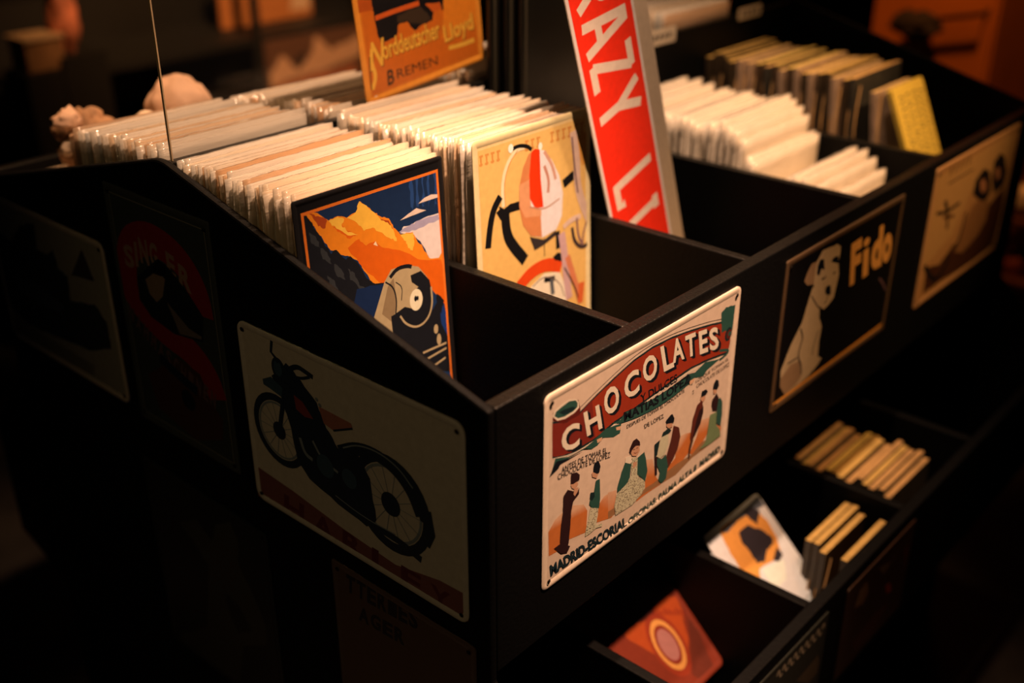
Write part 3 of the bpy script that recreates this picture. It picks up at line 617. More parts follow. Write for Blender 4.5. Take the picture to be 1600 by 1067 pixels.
p.stroke(f((470, 670), (472, 760)), 0.0065, KK); p.poly(f((445, 805), (470, 780), (508, 790), (495, 830), (455, 820)), KK); p.stroke(f((490, 680), (505, 780), (515, 900), (530, 1020)), 0.011, B(214, 156, 134)); p.stroke(f((520, 800), (560, 930), (590, 1040)), 0.0085, B(222, 120, 70)); p.stroke(f((505, 860), (560, 960), (580, 1030)), 0.002, KK)
p.stroke(f((500, 650), (540, 610), (590, 590)), 0.006, PK); p.stroke(f((545, 650), (555, 720), (590, 755), (625, 740), (640, 690)), 0.0045, B(70, 48, 40)); p.stroke(f((570, 600), (575, 690), (600, 740)), 0.003, B(140, 90, 80)); p.stroke(f((620, 620), (600, 690), (600, 740)), 0.003, B(150, 100, 80)); p.poly(f((580, 940), (610, 930), (600, 1040), (575, 1040)), B(226, 96, 40))
p.done(label='tin sign with a red and white bicycle saddle and curved handlebars', holes=False)

# --- long red street sign
W = (252, 222, 196)
tilt = R(19.7)
Uc = Vector((math.cos(tilt), 0, math.sin(tilt))); Vc = Vector((-math.sin(tilt), 0, math.cos(tilt)))
base_l = Vector((0.4075 + math.tan(tilt) * 0.139, 0.1935, -0.139))
p = Plate('street_sign', base_l, Uc, Vc, 0.101, 0.50, base((246, 214, 190), W, 0.8), rad=0.008, emboss=False, th=0.0015)
RED = (0.92, 0.030, 0.006); p.poly([(0.0045, 0.0045), (0.0965, 0.0045), (0.0965, 0.4955), (0.0045, 0.4955)], RED, True)
f = cr(740, 0, 3.075)
LET = {'C': [[(0.95, 0.85), (0.6, 1.02), (0.15, 0.95), (0.0, 0.5), (0.15, 0.05), (0.6, -0.02), (0.95, 0.15)]],
       'R': [[(0.1, -0.07), (0.1, 1.07)], [(0.1, 1.0), (0.6, 1.0), (1.0, 0.95), (1.0, 0.5), (0.6, 0.45), (0.1, 0.45)], [(0.5, 0.45), (0.95, -0.07)]],
       'A': [[(0.0, -0.07), (0.40, 1.07)], [(1.0, -0.07), (0.60, 1.07)], [(0.18, 0.32), (0.82, 0.32)], [(0.3, 1.0), (0.7, 1.0)]],
       'Z': [[(0.0, 1.0), (1.0, 1.0)], [(0.95, 1.0), (0.05, 0.0)], [(0.0, 0.0), (1.0, 0.0)]],
       'Y': [[(0.02, 1.07), (0.5, 0.48)], [(0.98, 1.07), (0.5, 0.48)], [(0.5, 0.55), (0.5, -0.07)]],
       'L': [[(0.12, 1.07), (0.12, -0.07)], [(0.0, 0.0), (1.0, 0.0), (1.0, 0.16)]],
       'I': [[(0.5, 1.0), (0.5, 0.0)], [(0.0, 0.0), (1.0, 0.0)], [(0.0, 1.0), (1.0, 1.0)]]}
for ch, c, wd in (('C', (470, -180), 0.036), ('R', (525, -20), 0.036), ('A', (610, 150), 0.038), ('Z', (662, 322), 0.037), ('Y', (708, 500), 0.040), ('L', (778, 865), 0.036), ('I', (832, 1010), 0.022)):
    v = p.uv(f(c)[0])[1]
    if ch == 'I': v += 0.002
    wd *= 0.80
    for ln in LET[ch]:
        p.stroke([(0.0195 + b_ * 0.062, v + wd / 2 - a * wd) for a, b_ in ln], 0.0104, (0.84, 0.76, 0.68), True, len(ln) > 4)
p.done(CARD, 'long narrow red sign with white letters leaning upright out of the bins', 'sign', holes=False)
p = Plate('street_sign', base_l + Vector((0.052, 0.022, 0.002)), Uc, Vc, 0.101, 0.50, (0.60, 0.50, 0.38), rad=0.008, emboss=False, th=0.0015)
p.done(CARD, 'blank cream edge of a long sign standing right behind the red one', 'sign', holes=False)

# --- Bremen sign and the acrylic screen
bm = bmesh.new(); box(bm, 0.0155, 0.515, 0.4135, 0.4165, 0.1072, 0.46)
g = finish(bm, 'acrylic_screen', GLASS); tag(g, 'clear upright acrylic screen standing on the ridge between the bins', 'screen')
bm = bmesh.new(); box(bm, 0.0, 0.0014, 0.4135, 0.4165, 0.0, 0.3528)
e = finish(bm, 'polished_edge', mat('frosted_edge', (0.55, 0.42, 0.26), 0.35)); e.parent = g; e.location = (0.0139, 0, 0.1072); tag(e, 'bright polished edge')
W = (255, 205, 150)
def B(*c): return base(c, W, 0.8)
tb = R(6.2); Ub = Vector((math.cos(tb), 0, math.sin(tb))); Vb = Vector((-math.sin(tb), 0, math.cos(tb)))
p = Plate('tin_sign', (0.2555, 0.4105, 0.1125), Ub, Vb, 0.188, 0.282, B(238, 116, 24), rad=0.007, border=B(250, 136, 34))
f = cr(540, 0, 6.278); OR = B(244, 120, 22); KK = B(18, 14, 12)
p.rect(0.010, 0.010, p.w - 0.010, p.h - 0.010, B(222, 96, 16))
p.poly(f((240, -200), (258, 60), (275, 140), (305, 290), (345, 420), (430, 390), (500, 350), (520, 240), (600, 210), (680, 300), (740, 250), (850, 200), (870, 80), (950, 100), (1060, 20), (1100, -300), (240, -400)), KK, jit=0.001)
p.poly(f((500, 150), (620, 100), (740, 70), (860, 180), (740, 240), (620, 210), (520, 220)), B(64, 40, 20), jit=0.002)
p.stroke(f((290, 180), (500, 100), (720, 30)), 0.0052, B(228, 84, 20)); p.poly(f((105, -60), (120, 130), (262, 100), (240, -80)), B(196, 74, 14)); p.poly(f((780, 40), (920, 20), (940, 90), (860, 120)), B(214, 84, 18), jit=0.001)
p.poly(f((960, -100), (1280, -120), (1300, 240), (1100, 330), (950, 380), (960, 100)), OR, jit=0.001)
YL = B(255, 164, 44)
for k, c_ in ((6, B(80, 30, 8)), (0, YL)):
    p.text('N', *f((245 + k, 700 + k), (370 + k, 640 + k), (245 + k, 420 + k)), c_, off=0.02)
    p.text('orddeutscher', *f((375 + k, 590 + k), (930 + k, 370 + k), (345 + k, 400 + k)), c_, off=0.02)
    p.text('Lloyd', *f((985 + k, 470 + k), (1265 + k, 330 + k), (950 + k, 260 + k)), c_, off=0.02)
p.stroke(f((255, 480), (250, 620), (300, 740), (265, 880)), 0.005, YL); p.stroke(f((235, 560), (235, 700), (255, 880)), 0.0014, B(80, 30, 8)); p.stroke(f((1010, 470), (1130, 440), (1262, 390)), 0.005, YL)
p.text('B', *f((415, 845), (480, 815), (405, 695)), B(50, 30, 12), off=0.02); p.text('REMEN', *f((508, 772), (905, 632), (498, 682)), B(50, 30, 12), off=0.0)
p.disc(f((300, 965))[0], 0.003, 0.003, B(255, 230, 190))
p.done(label='orange tin sign reading Norddeutscher Lloyd Bremen propped against the acrylic screen', holes=False)

# ---------------------------------------------------------------- bagged prints
def sleeve_mesh(w, h, t, seed, curl=0.0):
    rnd = random.Random(seed); bm = bmesh.new(); nx = 26; nz = 14; grid = []
    prof = [(-1, k / nz) for k in range(nz + 1)] + [(1, 1 - k / nz) for k in range(nz + 1)]
    for i in range(nx + 1):
        s = i / nx; row = []
        endt = min(1, min(s, 1 - s) * 14 + 0.35)
        for sd, z in prof:
            tt = t / 2 * endt * (1.0 if z < 0.96 else 0.8)
            zz = z * h; wv = noise.noise(Vector((s * 5, z * 3, seed * 3.1))) * t * 0.22
            top = noise.noise(Vector((s * 7, seed * 5.7, 0))) * 0.0006 + noise.noise(Vector((s * 28, seed * 2.7, 1))) * 0.0006
            ez = noise.noise(Vector((z * 45, seed * 9.1, 0 if s < 0.5 else 5))) * 0.005 if s in (0, 1) else 0
            row.append(bm.verts.new(((s - 0.5) * w + ez, sd * tt + wv + curl * z * z, zz + (top if z > 0.9 else 0))))
        grid.append(row)
    n = len(prof)
    for a, b in zip(grid, grid[1:]):
        for k in range(n - 1): bm.faces.new((a[k], b[k], b[k + 1], a[k + 1]))
        bm.faces.new((a[n - 1], b[n - 1], b[0], a[0]))
    bm.faces.new(grid[0]); bm.faces.new(grid[-1][::-1])
    bmesh.ops.recalc_face_normals(bm, faces=bm.faces)
    me = D.meshes.new('plastic_sleeve'); bm.to_mesh(me); bm.free(); me.materials.append(SLEEVE)
    for p_ in me.polygons: p_.use_smooth = True
    return me
CC = [(0.62, 0.52, 0.40), (0.75, 0.66, 0.52), (0.30, 0.34, 0.34), (0.70, 0.45, 0.22), (0.55, 0.50, 0.44), (0.80, 0.74, 0.62), (0.22, 0.30, 0.32), (0.10, 0.08, 0.07)]
def bag_kind(w, h, t, n, tag_):
    S = [sleeve_mesh(w, h, t, 3 + k, 0) for k in range(n)]; K = []
    for i, c in enumerate(CC):
        bm = bmesh.new(); box(bm, -w / 2 + 0.004, w / 2 - 0.004, -t * 0.16, t * 0.16, 0.002, h - 0.006)
        me = D.meshes.new('bagged_print'); bm.to_mesh(me); bm.free(); me.materials.append(mat('card_%d' % i, c, 0.6)); K.append(me)
    return S, K
def bags(S, K, x, ys, zb, label, group, dark=0.1, jx=0.0025, lean=0.0, drop=None):
    for i, y in enumerate(ys):
        k = random.choice(range(len(K))); 
        if random.random() > dark and k in (7, 2, 6): k = random.choice((0, 1, 5))
        o = link(D.objects.new('bagged_print', K[k])); zz = zb + random.choice((0, 0.0005, 0.001, 0.0015, 0.002, 0.003, 0.0045)) - (drop(i / max(1, len(ys) - 1)) if drop else 0)
        o.location = (x + random.uniform(-jx, jx), y, zz); o.rotation_euler = (lean, random.gauss(0, R(0.35)), 0)
        tag(o, label, 'bagged print', group)
        c = link(D.objects.new('plastic_sleeve', random.choice(S)), o); c.scale = (random.uniform(0.985, 1.02), random.uniform(0.75, 1.0), random.uniform(0.99, 1.004))
def ys(a, b, n): return [a + (b - a) * i / (n - 1) for i in range(n)]
S1, K1_ = bag_kind(0.174, 0.286, 0.0036, 10, 'a')
bags(S1, K1_, 0.0985, ys(0.2385, 0.4040, 44), -0.1762, 'clear-sleeved print packed tight behind the steam locomotive sign', 'sleeved prints behind the locomotive sign', 0.18)
S2, K2_ = bag_kind(0.177, 0.292, 0.0034, 10, 'b')
bags(S2, K2_, 0.298, ys(0.2200, 0.4040, 50), -0.1762, 'clear-sleeved print packed tight behind the bicycle saddle sign', 'sleeved prints behind the bicycle sign', 0.35)
dropf = lambda t: 0.018 * t * t
bags(S1, K1_, 0.0985, ys(0.426, 0.60, 34), -0.170, 'clear-sleeved print in the far left bin behind the ridge', 'sleeved prints in the far left bin', 0.2, drop=dropf)
bags(S2, K2_, 0.298, ys(0.426, 0.60, 34), -0.176, 'clear-sleeved print in the far bin behind the orange Bremen sign', 'sleeved prints in the far bin behind the Bremen sign', 0.25, drop=dropf)
bags(S2, K2_, 0.52, ys(0.426, 0.60, 30), -0.178, 'clear-sleeved print in the far bin behind the dark upright boards', 'sleeved prints in the far middle bin', 0.5, drop=dropf)
S3, K3_ = bag_kind(0.172, 0.178, 0.006, 4, 'c')
bags(S3, K3_, 0.102, ys(0.615, 0.80, 20), -0.176, 'short clear-sleeved print at the back of the far left bin', 'short sleeved prints at the back of the far left bin', 0.3)
bags(S2, K2_, 0.93, ys(0.426, 0.56, 22), -0.165, 'pale sleeved print in the far bin behind the price labels', 'sleeved prints behind the price labels', 0.05)

# white wrapped cards in the fourth bin
WH = clear_mat('white_cellophane', (0.9, 0.82, 0.7), 0.85, 0.22, 1.0, 35)
def white_bag(w, h, t, seed):
    me = sleeve_mesh(w, h, t, seed, 0.0); me.name = 'wrapped_card'; me.materials.clear(); me.materials.append(WH); return me
WB = [white_bag(0.175, 0.222, 0.009, 40 + k) for k in range(4)]; WS = [white_bag(0.175, 0.145, 0.010, 60 + k) for k in range(4)]
for i, y in enumerate(ys(0.165, 0.385, 24)):
    o = link(D.objects.new('wrapped_card', WB[i % 4])); t = i / 23
    o.location = (0.7525 + random.uniform(-0.004, 0.004), y, -0.1762); o.rotation_euler = (0, random.uniform(-0.02, 0.02), 0)
    o.scale = (1, 1, (0.80 + 0.06 * i if i < 4 else 1.0) + random.uniform(-0.05, 0.03))
    tag(o, 'white cellophane-wrapped card in the taller cluster right of the red sign', 'wrapped card', 'white wrapped cards standing tall')
for i, y in enumerate(ys(0.055, 0.155, 8)):
    o = link(D.objects.new('wrapped_card', WS[i % 4])); o.location = (0.757, y, -0.1762); o.rotation_euler = (0, 0, 0); o.scale = (0.98, 1, 0.86 + 0.32 * math.sin(math.pi * (i + 0.5) / 8) + random.uniform(-0.02, 0.02))
    tag(o, 'white cellophane-wrapped card in the low cluster near the front board', 'wrapped card', 'white wrapped cards lying low in front')

# dark boards standing upright behind the red sign
DK = mat('dark_glossy_board', (0.006, 0.006, 0.005), 0.35, bump=0.3, bscale=15, var=0.5)
for i, (x, y) in enumerate(((0.432, 0.397), (0.448, 0.386), (0.462, 0.375))):
    bm = bmesh.new(); box(bm, 0, 0.13, 0, 0.006, 0, 0.60 - 0.02 * i); o = bevel(finish(bm, 'upright_board', DK), 0.001); o.location = (x + 0.006, y, -0.1762)
    bm = bmesh.new(); box(bm, 0.006, 0.010, -0.0006, -0.0001, 0.002, 0.59 - 0.02 * i); c = finish(bm, 'edge_highlight', mat('dull_green_highlight', (0.05, 0.045, 0.03), 0.4)); c.parent = o  # green-grey strip is the board's upright highlight, put in as colour
    tag(o, ('tall dark glossy board standing upright against the ridge, hindmost', 'tall dark glossy board standing between two others by the red sign', 'tall dark glossy board standing upright, nearest the red sign')[i], 'board')

# ---------------------------------------------------------------- wooden plaques with twine
PW = [mat('plaque_%d' % i, c, 0.6, bump=0.2, bscale=40, var=0.25) for i, c in enumerate(((0.62, 0.42, 0.13), (0.72, 0.55, 0.16), (0.55, 0.34, 0.14), (0.66, 0.46, 0.20)))]
FACE = [mat('plaque_face_%d' % i, c, 0.55, bump=0.1, bscale=30, var=0.3) for i, c in enumerate(((0.05, 0.035, 0.02), (0.08, 0.05, 0.03), (0.04, 0.04, 0.035), (0.45, 0.33, 0.24)))]
TW = mat('twine', (0.36, 0.22, 0.09), 0.8)
def plaque_mesh(w, h, t, em, fm):
    bm = bmesh.new(); box(bm, 0, w, 0, t, 0, h)
    for f_ in bm.faces:
        if f_.calc_center_median().y < 1e-6 or f_.calc_center_median().x < 1e-6: f_.material_index = 1
    me = D.meshes.new('wooden_plaque'); bm.to_mesh(me); bm.free(); me.materials.append(em); me.materials.append(fm); return me
def loop_mesh(seed, h, r=0.0013):
    rnd = random.Random(seed); bm = bmesh.new(); x = rnd.uniform(0.008, 0.02); pts = []
    for k in range(13):
        t = k / 12; pts.append((0.012 - 0.022 * math.sin(math.pi * min(1, t * 1.15)) + x * 0.3 * t, -0.0028 - 0.004 * math.sin(math.pi * t), h - 0.012 - 0.10 * math.sin(math.pi * t * 0.55) + 0.0))
    tube(bm, pts, r); me = D.meshes.new('twine_loop'); bm.to_mesh(me); bm.free(); me.materials.append(TW); return me
PM = [plaque_mesh(0.150, 0.235, 0.0075, PW[i], FACE[i]) for i in range(4)]; LM = [loop_mesh(i, 0.235) for i in range(4)]
PB = [plaque_mesh(0.125, 0.165, 0.008, PW[i], FACE[i]) for i in range(4)]; LB = [loop_mesh(9 + i, 0.165, 0.001) for i in range(4)]
for i, y in enumerate(ys(0.150, 0.382, 21)):
    o = link(D.objects.new('wooden_plaque', PM[0 if i > 15 else random.choice((0, 1, 1, 2, 3))])); o.location = (0.925 + random.uniform(-0.012, 0.014), y, -0.1763 + random.uniform(0, 0.008)); o.rotation_euler = (R(-4), 0, random.uniform(-0.007, 0.007))
    tag(o, 'tan-edged wooden plaque with a twine loop in the upper row, right bin', 'plaque', 'wooden plaques in the upper right bin')
    link(D.objects.new('twine_loop', random.choice(LM)), o)
# front plaques
o = link(D.objects.new('wooden_plaque', plaque_mesh(0.115, 0.225, 0.008, PW[3], FACE[3]))); o.location = (0.935, 0.105, -0.1763); o.rotation_euler = (R(-8), 0, 0)
tag(o, 'pale pinkish plaque just behind the yellow one in the right bin', 'plaque'); link(D.objects.new('twine_loop', LM[1]), o)
lean = R(24)
p = Plate('wooden_plaque', (0.945, 0.030, -0.150), (1, 0, 0), (0, math.sin(lean), math.cos(lean)), 0.102, 0.222, (0.80, 0.60, 0.09), rad=0.006, emboss=False, th=0.007)
rnd = random.Random(5)
for r_ in range(4):
    for i in range(22):
        v = 0.205 - i * 0.0085; u = 0.016 + r_ * 0.021
        p.stroke([(u, v), (u + rnd.uniform(0.005, 0.012), v + rnd.uniform(-0.003, 0.003)), (u + rnd.uniform(0.010, 0.016), v - rnd.uniform(0, 0.004))], 0.0021, (0.05, 0.04, 0.02), True)
p.done(CARD, 'yellow plaque covered in small dark writing, leaning in the right bin', 'plaque', holes=False)

PS = plaque_mesh(0.105, 0.165, 0.008, PW[0], FACE[0])
# lower plaques
for i, y in enumerate(ys(-0.082, 0.07, 15)):
    o = link(D.objects.new('wooden_plaque', PB[random.choice((0, 1, 2, 2))])); o.location = (0.672 + random.uniform(-0.008, 0.022), y, -0.560 + random.uniform(0, 0.010)); o.rotation_euler = (R(-3), 0, 0)
    tag(o, 'tan-edged small plaque in the row inside the lower bin, rightmost', 'plaque', 'small plaques in the lower right bin')
    link(D.objects.new('twine_loop', LB[i % 4]), o)
for i, (x, y) in enumerate(((0.528, -0.040), (0.524, -0.052), (0.518, -0.064), (0.516, -0.092))):
    o = link(D.objects.new('wooden_plaque', PS)); o.location = (x, y, -0.560 + 0.004 * (i % 2)); o.rotation_euler = (0, 0, 0)
    tag(o, ('tan-edged plaque in the lower bin beside the leaning orange card, hindmost of four', 'tan-edged plaque, second from the back in the short lower group', 'tan-edged plaque, third from the back in the short lower group', 'tan-edged plaque standing apart at the front of the short lower group')[i], 'plaque')
    link(D.objects.new('twine_loop', LB[i]), o)

# ---------------------------------------------------------------- cards leaning in the lower bins
W = (255, 190, 120)
def B(*c): return base(c, W, 0.8)
l45 = R(47)
def leaning(name, xl, wd, y_top, z_top, length, col, **k):
    V = Vector((0, math.sin(l45), math.cos(l45))); o = Vector((xl, y_top, z_top)) - V * length
    return Plate(name, o, (1, 0, 0), V, wd, length, col, **k)
p = leaning('picture_card', 0.4215, 0.124, 0.048, -0.372, 0.135, B(240, 190, 140), rad=0.005, emboss=False)
f = cr(1000, 660, 2.622); OO = B(236, 128, 36)
p.poly(f((325, 440), (450, 340), (520, 400), (560, 470), (580, 540), (530, 575), (490, 600), (490, 660), (440, 640), (370, 540)), OO, jit=0.001)
p.poly(f((330, 450), (480, 300), (520, 330), (400, 400), (360, 450)), B(90, 74, 54)); KK = B(40, 26, 20)  # grey top strip: shade from the upper bins painted onto the card
p.poly(f((405, 450), (440, 420), (500, 440), (540, 470), (545, 500), (520, 520), (510, 570), (480, 578), (450, 530), (415, 490)), KK, jit=0.001); p.poly(f((425, 370), (450, 345), (490, 360), (480, 420), (455, 400)), KK, jit=0.001); p.poly(f((560, 510), (585, 540), (570, 570), (545, 565)), KK)
p.disc(f((568, 628))[0], 0.004, 0.004, B(170, 40, 20)); p.poly(f((500, 600), (590, 560), (600, 640), (550, 690)), B(248, 206, 160))
p.done(CARD, 'orange and white card with dark animal shape leaning in the lower middle bin', 'card', holes=False)
p = leaning('picture_card', 0.4095, 0.115, 0.034, -0.388, 0.12, B(236, 190, 150), rad=0.004, emboss=False)
p.done(CARD, 'pale card peeking out at the left under the orange and white card', 'card', holes=False)
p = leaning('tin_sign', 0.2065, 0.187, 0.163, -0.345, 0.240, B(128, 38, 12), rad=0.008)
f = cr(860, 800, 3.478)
p.poly(f((180, 150), (480, 60), (560, 200), (640, 430), (560, 540), (400, 680), (300, 600)), B(90, 34, 18), jit=0.001)  # darker upper part: shadow of the upper bins painted into the print
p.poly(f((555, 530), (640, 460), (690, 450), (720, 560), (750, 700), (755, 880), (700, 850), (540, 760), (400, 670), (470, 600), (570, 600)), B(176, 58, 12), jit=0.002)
c = f((640, 720))[0]
for r_, c_ in ((0.040, B(150, 42, 12)), (0.032, B(222, 124, 40)), (0.025, B(136, 36, 12)), (0.020, B(176, 92, 56))): p.disc(c, r_ * 0.62, r_, c_)
for i in range(9): p.stroke(f((560 + i * 20, 520 + (i % 3) * 8), (566 + i * 20, 560)), 0.002, B(120, 20, 10))
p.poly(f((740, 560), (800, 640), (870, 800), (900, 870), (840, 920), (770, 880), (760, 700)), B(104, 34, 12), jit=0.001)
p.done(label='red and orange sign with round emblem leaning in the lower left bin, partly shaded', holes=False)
# black cardboard under the leaning cards keeps them up
for xl, wd, yt, zt, ln, lb in ((0.408, 0.10, 0.055, -0.385, 0.14, 'dark card lying under the orange and white card'), (0.206, 0.183, 0.168, -0.353, 0.235, 'dark backing card under the red and orange sign')):
    p = leaning('backing_card', xl, wd, yt, zt - 0.006, ln, (0.012, 0.012, 0.012), rad=0.003, emboss=False, th=0.004); p.done(CARD, lb, 'card', holes=False)
# signs on the lower front board
def low_sign(x0, x1, zt, zb, col, **k): return Plate('tin_sign', (x0, LY - 0.0011, zb), (1, 0, 0), (0, 0, 1), x1 - x0, zt - zb, col, **k)
p = low_sign(0.225, 0.425, -0.392, -0.53, (0.03, 0.035, 0.03), rad=0.004)
f = cr(1000, 660, 2.622); c_ = (0.42, 0.38, 0.28)
for i in range(9):
    x = 560 + i * 23; y = 1040 - i * 24; p.stroke(f((x, y), (x + 10, y - 30), (x + 14, y + 5), (x + 24, y - 14)), 0.003, c_)
p.poly(f((640, 1060), (730, 950), (745, 1000), (690, 1067)), (0.10, 0.08, 0.05))
p.done(label='dark green sign with pale script on the lower front board', holes=False)
p = low_sign(0.47, 0.655, -0.392, -0.53, (0.07, 0.04, 0.025), rad=0.004)
p.poly(f((880, 760), (900, 690), (930, 650), (935, 690), (915, 740)), (0.30, 0.22, 0.13), jit=0.001); p.poly(f((975, 600), (1040, 560), (1060, 520), (1000, 620)), (0.22, 0.20, 0.16), jit=0.001)
p.poly(f((1005, 670), (1025, 655), (1028, 690), (1010, 700)), (0.5, 0.08, 0.03)); p.poly(f((870, 900), (960, 780), (1020, 740), (960, 850), (880, 940)), (0.12, 0.05, 0.03), jit=0.001)
p.poly(f((1080, 520), (1150, 440), (1150, 560), (1080, 640)), (0.14, 0.04, 0.02), jit=0.001)
p.done(label='dark brown picture sign on the lower front board below the small plaques', holes=False)

# ---------------------------------------------------------------- soft bundles behind the far bins
def lump(name, loc, sc, seed, m, label, amp=0.25, cat='bundle', sub=4, freq=2.2):
    bm = bmesh.new(); bmesh.ops.create_icosphere(bm, subdivisions=sub, radius=1)
    for v in bm.verts:
        n = noise.fractal(v.co * freq + Vector((seed, 0, 0)), 0.8, 2.2, 3); v.co *= 1 + amp * n
        v.co = Vector((v.co.x * sc[0], v.co.y * sc[1], v.co.z * sc[2]))
    o = finish(bm, name, m, None, True); o.location = loc; tag(o, label, cat); return o
PE = mat('peach_paper', (0.80, 0.52, 0.34), 0.7, bump=0.6, bscale=25, var=0.15)
PE2 = mat('pale_peach_paper', (0.85, 0.66, 0.46), 0.7, bump=0.6, bscale=25, var=0.1); PE3 = mat('brown_paper', (0.5, 0.28, 0.14), 0.8, bump=0.7, bscale=30, var=0.4)
lump('paper_bundle', (0.207, 0.70, 0.060), (0.042, 0.04, 0.050), 3.3, PE, 'round peach-coloured bundle resting on the far prints', 0.10)
lump('paper_bundle', (0.128, 0.655, 0.045), (0.046, 0.03, 0.042), 8.1, PE2, 'pale low bundle left of the round peach one', 0.15)
b0 = lump('paper_bundle', (0.100, 0.735, 0.042), (0.034, 0.026, 0.040), 5.7, PE3, 'mottled brown bundle with crumpled tips, leftmost behind the far prints', 0.4, freq=3)
for k, (dx, dz, s) in enumerate(((-0.026, 0.036, 0.016), (-0.016, 0.004, 0.021), (0.014, 0.018, 0.019))):
    c = lump('crumpled_tip', (dx, -0.01, dz), (s, s * 0.7, s * 0.8), 11 + k, (PE, PE2, PE3)[k], None, 0.4, cat=None, sub=3); c.parent = b0

# ---------------------------------------------------------------- background shelving and walls
rk = empty('shop_shelf', (0.4, 2.05, FZ)); tag(rk, 'dark shop shelving blurred behind the stand', 'shelf')
bm = bmesh.new(); box(bm, 0, 2.2, 0.30, 0.33, 0, 1.9); finish(bm, 'back_panel', mat('dark_shelf', (0.005, 0.0055, 0.0045), 0.6, bump=0.2, bscale=4, var=0.4), rk)
for z in (0.05, 0.55, 0.745, 1.2):
    bm = bmesh.new(); box(bm, 0.002, 2.198, 0.0, 0.299, z, z + 0.02); finish(bm, 'shelf_board', MATS['dark_shelf'], rk)
for x in (0.0, 0.9, 2.18):
    bm = bmesh.new(); box(bm, x - 0.012, x + 0.012, -0.012, -0.0005, 0, 1.9); finish(bm, 'upright', MATS['dark_shelf'], rk)
def picture(x0, x1, z0, z1, y, col, parts, label):
    p = Plate('picture', (x0, y, z0), (1, 0, 0), (0, 0, 1), x1 - x0, z1 - z0, col, rad=0.004, emboss=False, th=0.008)
    for q, c in parts: p.poly([(u * p.w, v * p.h) for u, v in q], c, True, jit=0.004)
    return p.done(CARD, label, 'picture', holes=False)
picture(1.30, 1.62, -0.183, 0.02, 2.2, (0.55, 0.22, 0.06), [([(0.75, 0.1), (0.98, 0.1), (0.98, 0.9), (0.8, 0.8)], (0.75, 0.55, 0.35)), ([(0.1, 0.5), (0.6, 0.4), (0.6, 0.7), (0.1, 0.8)], (0.35, 0.1, 0.03))], 'blurred orange picture on the upper background shelf')
picture(1.31, 1.66, -0.335, -0.195, 2.025, (0.14, 0.07, 0.04), [([(0.02, 0.4), (0.15, 0.7), (0.3, 0.35), (0.45, 0.6), (0.5, 0.95), (0.65, 0.6), (0.8, 0.7), (0.98, 0.8), (0.98, 0.4), (0.6, 0.25), (0.3, 0.2), (0.02, 0.1)], (0.7, 0.45, 0.28)), ([(0.1, 0.02), (0.9, 0.02), (0.9, 0.22), (0.5, 0.2), (0.1, 0.15)], (0.5, 0.16, 0.05)), ([(0.28, 0.35), (0.4, 0.5), (0.38, 0.7), (0.25, 0.55)], (0.05, 0.03, 0.02))], 'blurred picture of pale shapes on the lower background shelf')
# wooden crate with a bright item, far left
bm = bmesh.new(); box(bm, 0.615, 0.705, 1.95, 2.03, -0.150, -0.082); o = bevel(finish(bm, 'wooden_crate', mat('crate_wood', (0.22, 0.12, 0.05), 0.6, bump=0.3, bscale=20, var=0.3)), 0.004)
bm = bmesh.new(); box(bm, 0.611, 0.709, 1.945, 2.035, -0.0815, -0.074); c = bevel(finish(bm, 'lid', mat('crate_lid', (0.5, 0.36, 0.2), 0.5, bump=0.3, bscale=20)), 0.002, 2); c.parent = o
tag(o, 'brown wooden crate high up at the far left of the background', 'crate')
bm = bmesh.new(); box(bm, 0.60, 0.685, 1.935, 2.04, FZ, -0.1502); o = finish(bm, 'pedestal', MATS['dark_shelf']); tag(o, 'dark pedestal under the wooden crate', 'pedestal')
lump('soft_parcel', (0.735, 1.99, -0.045), (0.032, 0.03, 0.085), 2.2, mat('red_peach', (0.62, 0.22, 0.12), 0.6, var=0.5, bscale=18), 'upright reddish parcel right beside the wooden crate', 0.25, 'parcel')
bm = bmesh.new(); box(bm, 0.69, 0.80, 1.94, 2.04, FZ, -0.125); o = finish(bm, 'pedestal', MATS['dark_shelf']); tag(o, 'dark pedestal under the reddish parcel', 'pedestal')

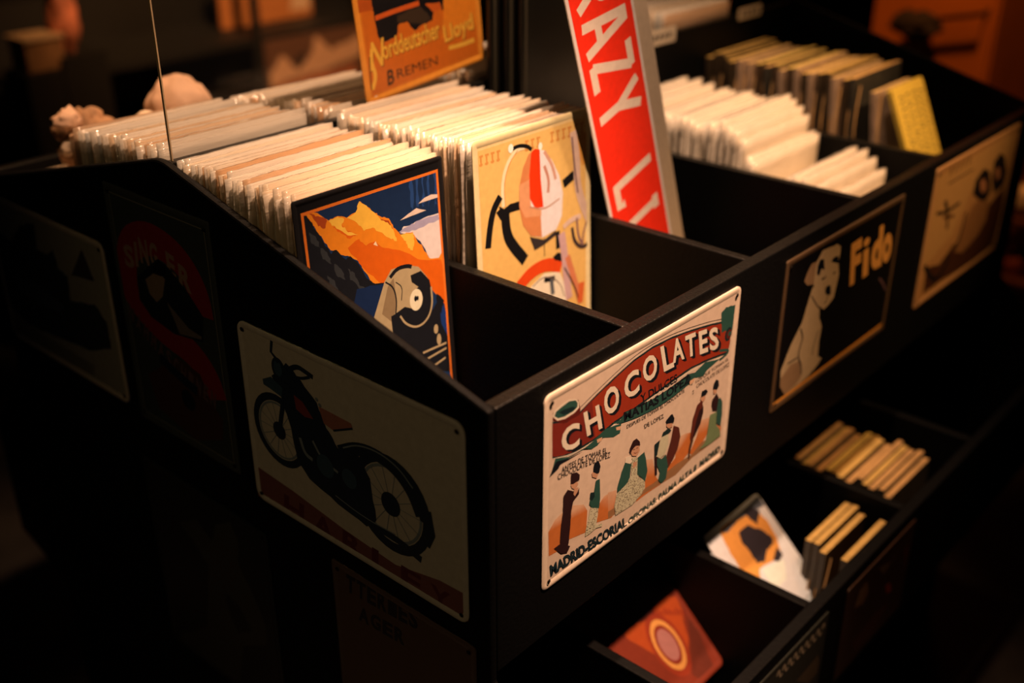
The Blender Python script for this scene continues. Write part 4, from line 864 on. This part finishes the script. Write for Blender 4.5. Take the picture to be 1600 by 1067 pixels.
# orange cabinet, right background
oc = empty('orange_cabinet', (2.05, 0.36, FZ)); tag(oc, 'orange cabinet glowing behind the right end of the stand', 'cabinet')
OM = mat('orange_panel', (0.55, 0.16, 0.02), 0.5, bump=0.1, bscale=6, var=0.15)
bm = bmesh.new(); box(bm, 0, 0.6, 0, 0.285, 0, 1.6); bevel(finish(bm, 'body', OM, oc), 0.004)
bm = bmesh.new(); box(bm, -0.016, -0.0005, 0.004, 0.281, 0.02, 1.58); dr_ = bevel(finish(bm, 'door', OM, oc), 0.003)
bm = bmesh.new(); tube(bm, [(-0.018, 0.02, 0.935), (-0.045, 0.02, 0.93), (-0.045, 0.13, 0.905), (-0.018, 0.13, 0.902)], 0.005, 8); finish(bm, 'handle', mat('dark_iron', (0.03, 0.02, 0.015), 0.4, 0.5), dr_, True)
lump('dark_bag', (1.98, 0.515, -0.055), (0.04, 0.055, 0.03), 6.6, mat('dark_cloth', (0.02, 0.012, 0.008), 0.9, bump=0.5, bscale=40), 'dark cloth bag hanging on the orange cabinet', 0.25, 'bag')

# goods rack at the right edge
rk = empty('goods_rack', (1.95, -0.12, FZ)); tag(rk, 'low dark rack of red goods at the right edge', 'rack')
for z in (0.02, 0.20, 0.36, 0.50):
    bm = bmesh.new(); box(bm, 0, 0.5, 0, 0.42, z, z + 0.012); bevel(finish(bm, 'shelf_board', mat('rack_wood', (0.10, 0.03, 0.015), 0.5, var=0.3), rk), 0.002)
for x, y in ((0.0, 0.0), (0.0, 0.405), (0.485, 0.0), (0.485, 0.405)):
    bm = bmesh.new(); box(bm, x, x + 0.015, y - 0.016, y - 0.001, 0, 0.7); finish(bm, 'post', BLACK, rk)
cols = ((0.6, 0.05, 0.03), (0.7, 0.55, 0.42), (0.55, 0.14, 0.08), (0.25, 0.03, 0.02))
for k, (y, z, ci, s) in enumerate(((0.215, -0.438, 1, 0.034), (0.13, -0.438, 0, 0.04), (0.05, -0.438, 2, 0.036), (0.20, -0.578, 2, 0.034), (0.11, -0.578, 3, 0.04), (0.03, -0.578, 0, 0.036), (0.19, -0.738, 0, 0.03), (0.09, -0.738, 2, 0.036))):
    lump('gift_pouch', (2.0, y, z + s * 0.98), (s * 0.9, s, s), 20 + k, mat('pouch_%d' % ci, cols[ci], 0.45, var=0.5, bscale=30),
         ('cream pouch on the top rack shelf, left end', 'red pouch in the middle of the top rack shelf', 'rust pouch at the right end of the top rack shelf', 'rust pouch on the middle rack shelf, left end', 'dark red pouch on the middle rack shelf, centre', 'red pouch on the middle rack shelf, right end', 'red pouch on the lower rack shelf, left', 'rust pouch on the lower rack shelf, right')[k], 0.22, 'pouch', 3)
